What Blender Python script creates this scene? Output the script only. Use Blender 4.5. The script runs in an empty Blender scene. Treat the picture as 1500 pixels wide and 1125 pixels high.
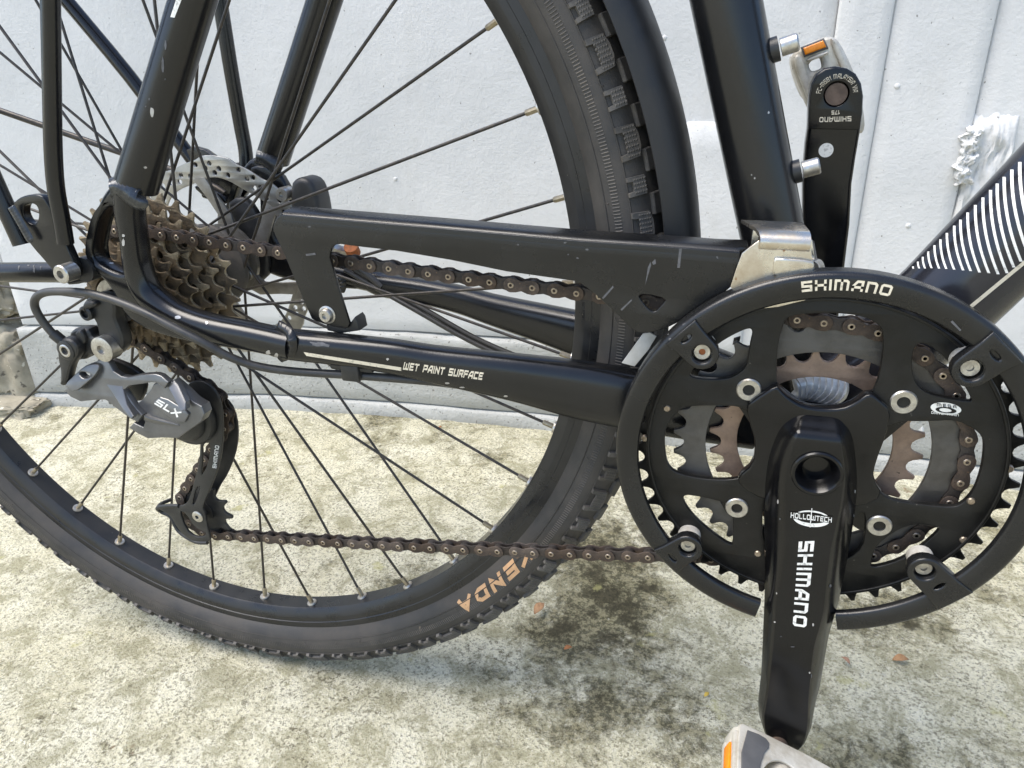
import bpy, bmesh, math, random
import numpy as np
from mathutils import Matrix, Vector
from mathutils.bvhtree import BVHTree
random.seed(7)
PI = math.pi
SC = bpy.context.scene

# ------------------------------------------------------------------ camera
# metres; X along the bicycle (forward = +X), Y away from the camera, Z up.
# The bottom bracket stands at X=0, Z=ZO; the ground is Z=0.
ZO = 0.294
CAM = np.array([-0.05258, -0.42550, 0.19431 + ZO])
YAW, PITCH, ROLL, FOC = -0.30681, -0.41398, -0.02800, 1049.398
WX, WZ = -0.44127, 0.05998 + ZO          # rear wheel axle
_f = np.array([math.sin(YAW)*math.cos(PITCH), math.cos(YAW)*math.cos(PITCH), math.sin(PITCH)])
_r = np.array([math.cos(YAW), -math.sin(YAW), 0.0])
_u = np.cross(_r, _f)
CR = _r*math.cos(ROLL) + _u*math.sin(ROLL)
CU = -_r*math.sin(ROLL) + _u*math.cos(ROLL)
cam_d = bpy.data.cameras.new('camera')
cam = bpy.data.objects.new('camera', cam_d)
SC.collection.objects.link(cam)
cam_d.sensor_width = 36.0
cam_d.lens = FOC/1500.0*36.0
cam_d.clip_start, cam_d.clip_end = 0.01, 200.0
cam.matrix_world = Matrix(((CR[0], CU[0], -_f[0], CAM[0]), (CR[1], CU[1], -_f[1], CAM[1]),
                           (CR[2], CU[2], -_f[2], CAM[2]), (0, 0, 0, 1)))
SC.camera = cam

# ------------------------------------------------------------------ sky and sun (bright overcast, light from the left)
SUN_EL, SUN_AZ = math.radians(62), math.radians(-118)     # azimuth measured from +Y towards +X
world = bpy.data.worlds.new('World')
SC.world = world
world.use_nodes = True
wn = world.node_tree
sky = wn.nodes.new('ShaderNodeTexSky')
sky.sky_type = 'NISHITA'
sky.sun_disc = False
sky.sun_elevation = SUN_EL
sky.sun_rotation = SUN_AZ
sky.air_density, sky.dust_density, sky.ozone_density = 1.0, 1.5, 1.0
wn.links.new(sky.outputs[0], wn.nodes['Background'].inputs[0])
wn.nodes['Background'].inputs[1].default_value = 0.10
sun_d = bpy.data.lights.new('sun', 'SUN')
sun_d.energy, sun_d.angle, sun_d.color = 1.5, math.radians(40), (1.0, 0.945, 0.86)
sun = bpy.data.objects.new('sun', sun_d)
SC.collection.objects.link(sun)
_sd = Vector((math.sin(SUN_AZ)*math.cos(SUN_EL), math.cos(SUN_AZ)*math.cos(SUN_EL), math.sin(SUN_EL)))
sun.rotation_euler = _sd.to_track_quat('Z', 'Y').to_euler()
sun.location = (-2, -2, 3)
SC.view_settings.view_transform = 'Standard'
SC.view_settings.look = 'None'
SC.view_settings.gamma = 1.0
SC.view_settings.exposure = 1.62
SC.view_settings.use_curve_mapping = False
SC.cycles.max_bounces = 8

# ------------------------------------------------------------------ helpers
def ray(x, y):
    return _f*FOC + CR*(x-750.0) - CU*(y-562.5)
def at(x, y, Y):
    """where photograph position (x, y) meets the upright plane at depth Y"""
    d = ray(x, y); t = (Y-CAM[1])/d[1]
    return Vector(CAM + d*t)
def onground(x, y, Z=0.0):
    d = ray(x, y); t = (Z-CAM[2])/d[2]
    return Vector(CAM + d*t)
def xz(pts, Y):
    return [(v.x, v.z) for v in (at(x, y, Y) for x, y in pts)]

def link(o, parent=None):
    SC.collection.objects.link(o)
    if parent is not None:
        o.parent = parent
    return o
def empty(name, parent=None, loc=(0, 0, 0)):
    o = bpy.data.objects.new(name, None)
    o.empty_display_size = 0.02
    o.location = loc
    return link(o, parent)
def tag(o, label=None, cat=None, group=None, kind=None):
    if label: o['label'] = label
    if cat: o['category'] = cat
    if group: o['group'] = group
    if kind: o['kind'] = kind
    return o
def mesh(name, verts, faces, mat=None, smooth=40):
    me = bpy.data.meshes.new(name)
    me.from_pydata([tuple(v) for v in verts], [], [tuple(f) for f in faces])
    me.validate()
    finish(me, mat, smooth)
    return me
def finish(me, mat, smooth=40):
    bm = bmesh.new(); bm.from_mesh(me)
    bmesh.ops.recalc_face_normals(bm, faces=bm.faces)
    bm.to_mesh(me); bm.free()
    if smooth:
        me.polygons.foreach_set('use_smooth', [True]*len(me.polygons))
        me.set_sharp_from_angle(angle=math.radians(smooth))
    if mat: me.materials.append(mat)
    me.update()
def obj(name, me, parent=None, M=None):
    o = bpy.data.objects.new(name, me)
    link(o, parent)
    if M is not None: o.matrix_basis = M
    return o
def new(name, verts, faces, mat, parent=None, smooth=40):
    return obj(name, mesh(name, verts, faces, mat, smooth), parent)

class MB:
    """collects shapes into one mesh"""
    def __init__(s): s.v = []; s.f = []
    def add(s, vf):
        o = len(s.v); s.v += list(vf[0]); s.f += [tuple(i+o for i in f) for f in vf[1]]; return s
    def build(s, name, mat, parent=None, smooth=40): return new(name, s.v, s.f, mat, parent, smooth)
    def mesh(s, name, mat, smooth=40): return mesh(name, s.v, s.f, mat, smooth)

def vf_plate(outer, holes=(), y0=0.0, y1=0.01, bevel=0.0):
    """flat plate in the X-Z plane between depths y0 < y1, holes cut, edges rounded"""
    cu = bpy.data.curves.new('c', 'CURVE'); cu.dimensions = '2D'; cu.fill_mode = 'BOTH'
    for pl in [outer]+list(holes):
        sp = cu.splines.new('POLY'); sp.points.add(len(pl)-1)
        for i, (x, z) in enumerate(pl): sp.points[i].co = (x, z, 0, 1)
        sp.use_cyclic_u = True
    cu.extrude = max((y1-y0)/2-bevel, 1e-5)
    if bevel > 0:
        cu.bevel_depth = bevel; cu.bevel_resolution = 2; cu.offset = -bevel
    o = bpy.data.objects.new('c', cu)
    me = bpy.data.meshes.new_from_object(o)
    ym = (y0+y1)/2
    v = [(p.co.x, ym+p.co.z, p.co.y) for p in me.vertices]
    f = [tuple(p.vertices) for p in me.polygons]
    bpy.data.objects.remove(o); bpy.data.curves.remove(cu); bpy.data.meshes.remove(me)
    return v, f
def weld(vf, eps=2e-6):
    bm = bmesh.new()
    vs = [bm.verts.new(p) for p in vf[0]]
    for f in vf[1]:
        try: bm.faces.new([vs[i] for i in f])
        except ValueError: pass
    bmesh.ops.remove_doubles(bm, verts=bm.verts, dist=eps)
    bm.verts.index_update()
    r = [tuple(v.co) for v in bm.verts], [tuple(v.index for v in f.verts) for f in bm.faces]
    bm.free(); return r
def plate(name, outer, holes, y0, y1, bevel, mat, parent, smooth=30):
    v, f = weld(vf_plate(outer, holes, y0, y1, bevel))
    return new(name, v, f, mat, parent, smooth)

def vf_lathe(prof, cx, cz, seg=48, closed=False, axis=None, y_off=0.0):
    """revolve (radius, y) about the Y axis through (cx, cz)"""
    v, f = [], []; n = len(prof)
    for r, y in prof:
        for k in range(seg):
            a = 2*PI*k/seg
            v.append((cx+r*math.cos(a), y+y_off, cz+r*math.sin(a)))
    m = n if closed else n-1
    for i in range(m):
        j = (i+1) % n
        for k in range(seg):
            l = (k+1) % seg
            f.append((i*seg+k, i*seg+l, j*seg+l, j*seg+k))
    if not closed:
        if prof[0][0] > 1e-7: f.append(tuple(range(seg)))
        if prof[-1][0] > 1e-7: f.append(tuple((n-1)*seg+k for k in range(seg)))
    return weld((v, f), 1e-7)
def lathe(name, prof, cx, cz, mat, parent, seg=48, closed=False, smooth=35):
    v, f = vf_lathe(prof, cx, cz, seg, closed)
    return new(name, v, f, mat, parent, smooth)
def xform(vf, M):
    return [tuple(M @ Vector(p)) for p in vf[0]], vf[1]
def axis_matrix(loc, d, up=(0, 0, 1)):
    """local -Y pointing along d (so that a lathe's front faces d)"""
    y = -Vector(d).normalized(); z = Vector(up); x = y.cross(z)
    if x.length < 1e-4: x = y.cross(Vector((1, 0, 0)))
    x.normalize(); z = x.cross(y)
    M = Matrix((x, y, z)).transposed().to_4x4(); M.translation = Vector(loc)
    return M

def smooth_path(pts, n=8):
    """Catmull-Rom through rows of numbers"""
    P = np.array(pts, float); out = []
    for i in range(len(P)-1):
        a = P[max(i-1, 0)]; b = P[i]; c = P[i+1]; d = P[min(i+2, len(P)-1)]
        for k in range(n):
            t = k/n
            out.append(0.5*((2*b)+(c-a)*t+(2*a-5*b+4*c-d)*t*t+(3*b-a-3*c+d)*t**3))
    out.append(P[-1]); return np.array(out)
def vf_tube(path, ra, rb=None, seg=20, up=(0, 1, 0), n=8, cap=True, square=2.0):
    """tube along path; ra across (perpendicular to up), rb along up; square > 2 makes the section boxier"""
    m = len(path)
    ra = ra if hasattr(ra, '__len__') else [ra]*m
    rb = ra if rb is None else (rb if hasattr(rb, '__len__') else [rb]*m)
    rows = [(*p, a, b) for p, a, b in zip(path, ra, rb)]
    R = smooth_path(rows, n) if n > 1 else np.array(rows, float)
    v, f = [], []
    N = len(R)
    for i in range(N):
        t = Vector(R[min(i+1, N-1)][:3]-R[max(i-1, 0)][:3]).normalized()
        w = Vector(up); s = t.cross(w)
        if s.length < 1e-5: s = t.cross(Vector((1, 0, 0)))
        s.normalize(); w = s.cross(t).normalized()
        for k in range(seg):
            a = 2*PI*k/seg
            c, d = math.cos(a), math.sin(a)
            if square != 2.0:
                e = 2.0/square
                c = math.copysign(abs(c)**e, c); d = math.copysign(abs(d)**e, d)
            v.append(tuple(Vector(R[i][:3]) + s*c*R[i][3] + w*d*R[i][4]))
    for i in range(N-1):
        for k in range(seg):
            l = (k+1) % seg
            f.append((i*seg+k, i*seg+l, (i+1)*seg+l, (i+1)*seg+k))
    if cap:
        f.append(tuple(range(seg))); f.append(tuple((N-1)*seg+k for k in range(seg)))
    return v, f
def tube(name, path, ra, mat, parent, rb=None, seg=20, up=(0, 1, 0), n=8, square=2.0, smooth=50):
    v, f = vf_tube(path, ra, rb, seg, up, n, True, square)
    return new(name, v, f, mat, parent, smooth)
def vf_box(x0, x1, y0, y1, z0, z1):
    v = [(x, y, z) for x in (x0, x1) for y in (y0, y1) for z in (z0, z1)]
    return v, [(0, 1, 3, 2), (4, 6, 7, 5), (0, 4, 5, 1), (2, 3, 7, 6), (0, 2, 6, 4), (1, 5, 7, 3)]
def vf_bevel(vf, w, seg=2):
    bm = bmesh.new(); vs = [bm.verts.new(p) for p in vf[0]]
    for f in vf[1]: bm.faces.new([vs[i] for i in f])
    bmesh.ops.recalc_face_normals(bm, faces=bm.faces)
    bmesh.ops.bevel(bm, geom=list(bm.edges), offset=w, segments=seg, profile=0.5, affect='EDGES', clamp_overlap=True)
    bm.verts.index_update()
    r = [tuple(v.co) for v in bm.verts], [tuple(v.index for v in f.verts) for f in bm.faces]
    bm.free(); return r
def circle(cx, cz, r, n=24, a0=0.0):
    return [(cx+r*math.cos(a0+2*PI*k/n), cz+r*math.sin(a0+2*PI*k/n)) for k in range(n)]
def round_poly(pts, it=2):
    """corner cutting of a closed outline"""
    for _ in range(it):
        q = []
        for i in range(len(pts)):
            a, b = pts[i], pts[(i+1) % len(pts)]
            q.append((a[0]*.75+b[0]*.25, a[1]*.75+b[1]*.25)); q.append((a[0]*.25+b[0]*.75, a[1]*.25+b[1]*.75))
        pts = q
    return pts

class Skin:
    """a surface on which print, chips and scratches are laid: photograph positions are followed to where they meet it"""
    def __init__(s, *objs):
        v, f = [], []
        for o in objs:
            off = len(v); M = o.matrix_basis
            v += [M @ p.co for p in o.data.vertices]
            f += [tuple(i+off for i in p.vertices) for p in o.data.polygons]
        s.t = BVHTree.FromPolygons(v, f)
    def hit(s, x, y, lift=0.00025):
        d = Vector(ray(x, y)).normalized()
        loc, nrm, i, dist = s.t.ray_cast(Vector(CAM), d)
        if loc is None: return None
        if nrm.dot(d) > 0: nrm = -nrm
        return loc + nrm*lift
# ---- lettering: centre-line strokes drawn as flat ribbons
GL = {
 'S': (.8, [[(.8, 1), (0, 1), (0, .52), (.8, .48), (.8, 0), (0, 0)]]),
 'H': (.85, [[(0, 0), (0, 1)], [(.85, 0), (.85, 1)], [(0, .5), (.85, .5)]]),
 'I': (0, [[(0, 0), (0, 1)]]),
 'M': (1.15, [[(0, 0), (0, 1), (1.0, 1), (1.15, .85), (1.15, 0)], [(.57, 1), (.57, 0)]]),
 'A': (.85, [[(0, 0), (0, .42), (.36, 1), (.85, 1), (.85, 0)], [(0, .33), (.85, .33)]]),
 'N': (.8, [[(0, 0), (0, 1), (.65, 1), (.8, .85), (.8, 0)]]),
 'O': (.85, [[(.12, 0), (0, .12), (0, .88), (.12, 1), (.73, 1), (.85, .88), (.85, .12), (.73, 0), (.12, 0)]]),
 'W': (1.1, [[(0, 1), (0, 0), (1.1, 0), (1.1, 1)], [(.55, 0), (.55, .8)]]),
 'E': (.75, [[(.75, 1), (0, 1), (0, 0), (.75, 0)], [(0, .5), (.65, .5)]]),
 'T': (.8, [[(0, 1), (.8, 1)], [(.4, 1), (.4, 0)]]),
 'P': (.8, [[(0, 0), (0, 1), (.8, 1), (.8, .42), (0, .42)]]),
 'U': (.8, [[(0, 1), (0, 0), (.8, 0), (.8, 1)]]),
 'R': (.8, [[(0, 0), (0, 1), (.8, 1), (.8, .45), (0, .45)], [(.4, .45), (.8, 0)]]),
 'F': (.75, [[(0, 0), (0, 1), (.75, 1)], [(0, .5), (.65, .5)]]),
 'C': (.75, [[(.75, 1), (0, 1), (0, 0), (.75, 0)]]),
 'L': (.7, [[(0, 1), (0, 0), (.7, 0)]]),
 'X': (.85, [[(0, 0), (.85, 1)], [(0, 1), (.85, 0)]]),
 'K': (.8, [[(0, 0), (0, 1)], [(.8, 1), (.1, .5), (.8, 0)]]),
 'D': (.8, [[(0, 0), (0, 1), (.55, 1), (.8, .75), (.8, .25), (.55, 0), (0, 0)]]),
 'V': (.8, [[(0, 1), (.4, 0), (.8, 1)]]), 'Y': (.8, [[(0, 1), (.4, .5), (.8, 1)], [(.4, .5), (.4, 0)]]),
 'G': (.8, [[(.8, 1), (0, 1), (0, 0), (.8, 0), (.8, .5), (.45, .5)]]),
 'B': (.75, [[(0, 0), (0, 1), (.7, 1), (.7, .55), (0, .5)], [(.7, .5), (.75, 0), (0, 0)]]),
 '1': (.3, [[(0, .8), (.3, 1), (.3, 0)]]), '7': (.7, [[(0, 1), (.7, 1), (.25, 0)]]),
 '5': (.75, [[(.75, 1), (0, 1), (0, .55), (.75, .55), (.75, 0), (0, 0)]]),
 '8': (.8, [[(0, 0), (0, 1), (.8, 1), (.8, 0), (0, 0)], [(0, .5), (.8, .5)]]),
 '-': (.5, [[(0, .5), (.5, .5)]]), ' ': (.45, []),
 'n': (.8, [[(0, 0), (0, 1), (.8, 0), (.8, 1)]]), 'a': (.9, [[(0, 0), (.45, 1), (.9, 0)], [(.2, .35), (.7, .35)]]),
}
def ribbon(pl, t, step=0.12):
    """offset quads of a polyline in (u, v)"""
    P = [np.array(pl[0], float)]
    for a, b in zip(pl[:-1], pl[1:]):
        a, b = np.array(a, float), np.array(b, float); k = max(1, int(np.linalg.norm(b-a)/step))
        P += [a+(b-a)*(i+1)/k for i in range(k)]
    closed = np.linalg.norm(P[0]-P[-1]) < 1e-6
    L = []; n = len(P)
    for i in range(n):
        pa = P[i-1] if i else (P[-2] if closed else None)
        pb = P[i+1] if i < n-1 else (P[1] if closed else None)
        d1 = (P[i]-pa)/np.linalg.norm(P[i]-pa) if pa is not None else None
        d2 = (pb-P[i])/np.linalg.norm(pb-P[i]) if pb is not None else None
        if d1 is None: d1 = d2
        if d2 is None: d2 = d1
        m = d1+d2; m /= max(np.linalg.norm(m), 1e-6)
        nn = np.array([-m[1], m[0]]); k = 1/max(abs(m@d1), .5)
        ext = 0
        p = P[i]
        if not closed and i == 0: p = p-d2*t/2
        if not closed and i == n-1: p = p+d1*t/2
        L.append((p+nn*t/2*k, p-nn*t/2*k))
    v, f = [], []
    for a, b in L: v += [a, b]
    for i in range(n-1): f.append((2*i, 2*i+1, 2*i+3, 2*i+2))
    return v, f
def text_uv(s, t=.26, gap=.22, shear=0.0):
    """text outline ribbons normalised to u, v in 0..1"""
    mb = MB(); x = t/2
    for ch in s:
        w, pls = GL[ch]
        for pl in pls:
            v, f = ribbon([(x+a, t/2+b*(1-t)) for a, b in pl], t)
            mb.add((v, f))
        x += w+t+gap
    x -= gap+t/2
    V = [((p[0]+shear*p[1])/x, p[1]) for p in mb.v]
    return V, mb.f
def lay(name, vf, quad, skin, mat, parent, lift=.00025):
    """lay a (u, v) drawing on a surface; quad = photograph positions of bottom-left, bottom-right, top-right, top-left"""
    q = [np.array(c, float) for c in quad]
    pts = []; ok = []
    for u, v in vf[0]:
        p = (q[0]*(1-u)+q[1]*u)*(1-v)+(q[3]*(1-u)+q[2]*u)*v
        h = skin.hit(p[0], p[1], lift); ok.append(h is not None); pts.append(h or Vector((0, 0, 0)))
    f = [g for g in vf[1] if all(ok[i] for i in g)]
    me = bpy.data.meshes.new(name); me.from_pydata([tuple(p) for p in pts], [], f)
    bm = bmesh.new(); bm.from_mesh(me)
    bmesh.ops.delete(bm, geom=[w for w in bm.verts if not w.link_faces], context='VERTS')
    for g in bm.faces:
        if g.normal.dot(g.calc_center_median()-Vector(CAM)) > 0: g.normal_flip()
    bm.to_mesh(me); bm.free(); me.materials.append(mat)
    return obj(name, me, parent)
def grid_uv(nu=8, nv=2):
    v = [(i/nu, j/nv) for j in range(nv+1) for i in range(nu+1)]
    f = [(j*(nu+1)+i, j*(nu+1)+i+1, (j+1)*(nu+1)+i+1, (j+1)*(nu+1)+i) for j in range(nv) for i in range(nu)]
    return v, f
def blot(n=12, seed=0, rag=.35):
    r = random.Random(seed); v = [(.5, .5)]
    for k in range(n):
        a = 2*PI*k/n; s = .5*(1-rag*r.random()); v.append((.5+s*math.cos(a), .5+s*math.sin(a)))
    return v, [(0, 1+k, 1+(k+1) % n) for k in range(n)]

# ------------------------------------------------------------------ materials
def mat(name, col, rough=.5, metal=0.0, col2=None, scale=40., amount=.5, bump=0.0, bscale=300., spec=.5, rough2=None, detail=6, mid=.5, wid=.18, coord='Object', spots=None, rand=0.0):
    """procedural surface: col mottled with col2, bump, optional spots = (colour, scale, threshold)"""
    m = bpy.data.materials.new(name); m.use_nodes = True
    nt = m.node_tree; N = nt.nodes; L = nt.links
    b = N['Principled BSDF']
    b.inputs['Roughness'].default_value = rough; b.inputs['Metallic'].default_value = metal
    b.inputs['Specular IOR Level'].default_value = spec
    b.inputs['Base Color'].default_value = (*col, 1)
    tc = N.new('ShaderNodeTexCoord')
    out = None
    if col2 is not None:
        no = N.new('ShaderNodeTexNoise'); no.inputs['Scale'].default_value = scale; no.inputs['Detail'].default_value = detail
        no.inputs['Roughness'].default_value = .65
        L.new(tc.outputs[coord], no.inputs['Vector'])
        rp = N.new('ShaderNodeMapRange'); rp.interpolation_type = 'SMOOTHSTEP'
        rp.inputs[1].default_value = mid-wid; rp.inputs[2].default_value = mid+wid; rp.inputs[4].default_value = amount
        L.new(no.outputs[0], rp.inputs[0])
        mx = N.new('ShaderNodeMix'); mx.data_type = 'RGBA'
        mx.inputs[6].default_value = (*col, 1); mx.inputs[7].default_value = (*col2, 1)
        L.new(rp.outputs[0], mx.inputs[0]); out = mx.outputs[2]
        if rough2 is not None:
            mr = N.new('ShaderNodeMapRange'); mr.inputs[2].default_value = max(amount, 1e-3)
            mr.inputs[3].default_value = rough; mr.inputs[4].default_value = rough2
            L.new(rp.outputs[0], mr.inputs[0]); L.new(mr.outputs[0], b.inputs['Roughness'])
    if spots:
        for sc, ss, th in ([spots] if not isinstance(spots, list) else spots):
            no = N.new('ShaderNodeTexNoise'); no.inputs['Scale'].default_value = ss; no.inputs['Detail'].default_value = 3
            L.new(tc.outputs[coord], no.inputs['Vector'])
            rp = N.new('ShaderNodeMapRange'); rp.inputs[1].default_value = th; rp.inputs[2].default_value = th+.05
            L.new(no.outputs[0], rp.inputs[0])
            mx = N.new('ShaderNodeMix'); mx.data_type = 'RGBA'
            if out is None: mx.inputs[6].default_value = (*col, 1)
            else: L.new(out, mx.inputs[6])
            mx.inputs[7].default_value = (*sc, 1); L.new(rp.outputs[0], mx.inputs[0]); out = mx.outputs[2]
    if rand:
        oi = N.new('ShaderNodeObjectInfo'); hs = N.new('ShaderNodeHueSaturation')
        mr = N.new('ShaderNodeMapRange'); mr.inputs[3].default_value = 1-rand; mr.inputs[4].default_value = 1+rand
        L.new(oi.outputs['Random'], mr.inputs[0]); L.new(mr.outputs[0], hs.inputs['Value'])
        ms = N.new('ShaderNodeMapRange'); ms.inputs[3].default_value = 1.1; ms.inputs[4].default_value = .7
        L.new(oi.outputs['Random'], ms.inputs[0]); L.new(ms.outputs[0], hs.inputs['Saturation'])
        if out is None: hs.inputs['Color'].default_value = (*col, 1)
        else: L.new(out, hs.inputs['Color'])
        out = hs.outputs[0]
    if out is not None: L.new(out, b.inputs['Base Color'])
    if bump:
        no = N.new('ShaderNodeTexNoise'); no.inputs['Scale'].default_value = bscale; no.inputs['Detail'].default_value = 5
        L.new(tc.outputs[coord], no.inputs['Vector'])
        bp = N.new('ShaderNodeBump'); bp.inputs['Strength'].default_value = bump; bp.inputs['Distance'].default_value = .001
        L.new(no.outputs[0], bp.inputs['Height']); L.new(bp.outputs[0], b.inputs['Normal'])
    return m
M = dict(
 frame=mat('frame_paint', (.006, .0063, .007), .17, 0, (.011, .011, .012), 14, .7, .05, 900, rough2=.27, spec=.5, spots=((.06, .058, .055), 260, .765)),
 downtube=mat('down_tube_paint', (.020, .021, .027), .13, .25, (.032, .033, .040), 18, .7, .02, 900, rough2=.22, spec=.6),
 guard=mat('guard_plastic', (.006, .0063, .007), .20, 0, (.015, .0145, .014), 22, .6, .10, 1500, rough2=.32, spec=.48, spots=((.08, .078, .072), 420, .77)),
 crank=mat('crank_black', (.003, .003, .0035), .13, 0, (.007, .007, .0075), 30, .6, .02, 900, rough2=.26, spec=.38, spots=((.16, .15, .14), 620, .755)),
 ring=mat('ring_black', (.004, .004, .004), .30, .0, (.017, .016, .014), 60, .6, .12, 900, rough2=.5, spec=.36, spots=((.16, .145, .12), 330, .73)),
 ringside=mat('middle_ring_steel', (.075, .070, .064), .40, .5, (.15, .14, .125), 50, .7, .15, 900, rough2=.6),
 smallring=mat('small_ring_steel', (.36, .25, .18), .48, .3, (.21, .145, .105), 70, .8, .15, 900, spots=((.05, .04, .03), 300, .70)),
 rubber=mat('tyre_rubber', (.022, .0215, .021), .50, 0, (.098, .086, .073), 16, .7, .25, 1400, rough2=.8, mid=.52, wid=.2, spots=((.12, .10, .08), 210, .74)),
 rim=mat('rim_black', (.012, .0125, .014), .22, .1, (.035, .033, .031), 26, .55, .03, 900, rough2=.5, spots=((.15, .14, .12), 300, .76)),
 spoke=mat('spoke_steel', (.045, .043, .042), .42, .6, (.095, .08, .065), 60, .7),
 brass=mat('nipple_brass', (.42, .36, .25), .42, .8, (.20, .16, .11), 200, .7),
 eyelet=mat('eyelet_steel', (.62, .60, .56), .35, .8, (.35, .28, .20), 300, .6),
 dirt=mat('road_grime', (.22, .17, .12), .9, 0, (.08, .07, .06), 300, .7),
 chain=mat('chain_rust', (.120, .082, .058), .48, .4, (.050, .038, .031), 130, .85, .35, 1200, rough2=.72, spots=((.17, .10, .055), 260, .68), rand=.30),
 chaintop=mat('chain_inner', (.060, .045, .035), .55, .35, (.028, .022, .019), 160, .8, .3, 1200, rand=.3),
 pin=mat('pin_steel', (.40, .34, .27), .35, .8, (.18, .13, .09), 500, .6),
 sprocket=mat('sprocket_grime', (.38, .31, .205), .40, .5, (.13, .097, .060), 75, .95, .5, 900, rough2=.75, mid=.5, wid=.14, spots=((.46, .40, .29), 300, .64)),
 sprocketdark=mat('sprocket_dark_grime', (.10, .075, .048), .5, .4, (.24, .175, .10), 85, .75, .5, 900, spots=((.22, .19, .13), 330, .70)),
 rotor=mat('rotor_steel', (.44, .43, .41), .30, .9, (.25, .242, .23), 60, .6, .03, 900, rough2=.42),
 rotorarm=mat('rotor_arm', (.36, .345, .32), .45, .8, (.20, .18, .15), 60, .7),
 steel=mat('bolt_steel', (.56, .55, .52), .28, .95, (.30, .26, .21), 260, .6, rough2=.5),
 chrome=mat('cage_chrome', (.66, .63, .57), .17, .95, (.44, .35, .24), 55, .85, .05, 700, rough2=.42, mid=.55, spots=((.26, .12, .04), 150, .70)),
 dergrey=mat('derailleur_grey', (.165, .165, .166), .30, .6, (.11, .11, .11), 60, .6, .06, 1500, spots=((.34, .33, .31), 420, .76)),
 derblack=mat('derailleur_black', (.014, .0145, .015), .42, .0, (.032, .031, .030), 60, .7, .12, 1400, spots=((.14, .13, .12), 360, .77)),
 hub=mat('hub_grime', (.075, .072, .068), .6, .2, (.15, .13, .11), 90, .7, .3, 900),
 caliper=mat('caliper_black', (.016, .016, .017), .45, 0, (.04, .04, .04), 50, .6, .1, 900),
 cable=mat('cable_housing', (.020, .020, .020), .34, 0, (.07, .066, .06), 40, .7, rough2=.5),
 alu=mat('pedal_alloy', (.62, .595, .53), .40, .35, (.36, .32, .25), 55, .85, .25, 900, rough2=.65, mid=.52, spots=((.09, .07, .05), 170, .71)),
 pedalgrey=mat('pedal_grey', (.085, .085, .088), .55, .1, (.12, .12, .12), 90, .6, .2, 900),
 orange=mat('reflector_orange', (.86, .27, .008), .22, 0, (.62, .17, .004), 260, .6),
 mud=mat('mudguard_plastic', (.007, .007, .0075), .40, 0, (.022, .021, .020), 20, .6, .06, 900, rough2=.6, spots=((.22, .21, .19), 170, .775)),
 weld=mat('weld_bead', (.10, .104, .11), .24, .75, (.04, .042, .046), 170, .7, rough2=.36),
 weldbright=mat('weld_bright', (.66, .66, .65), .34, .4, (.18, .18, .18), 120, .6, rough2=.42),
 white=mat('white_print', (.76, .75, .70), .5, 0, (.30, .29, .27), 420, .75, mid=.60, wid=.08),
 cream=mat('cream_print', (.70, .63, .49), .5, 0, (.30, .27, .21), 320, .7, mid=.60, wid=.10),
 gold=mat('gold_print', (.60, .36, .19), .6, 0, (.44, .26, .14), 200, .6),
 chip=mat('bare_alloy', (.52, .51, .50), .42, .5, (.34, .33, .32), 300, .6),
 scuff=mat('grey_scuff', (.115, .115, .12), .55, 0, (.06, .06, .062), 420, .8),
 standoff=mat('standoff_white', (.62, .60, .55), .45, 0, (.35, .31, .25), 160, .7),
 rust=mat('rusty_screw', (.42, .13, .035), .65, .2, (.20, .07, .03), 400, .7),
 plasticwhite=mat('grey_white_plastic', (.50, .50, .48), .45, 0, (.34, .33, .30), 60, .7),
 black=mat('hole_black', (.004, .004, .004), .7),
 axle=mat('axle_rust', (.16, .115, .09), .5, .5, (.07, .05, .04), 160, .8),
)
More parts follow.
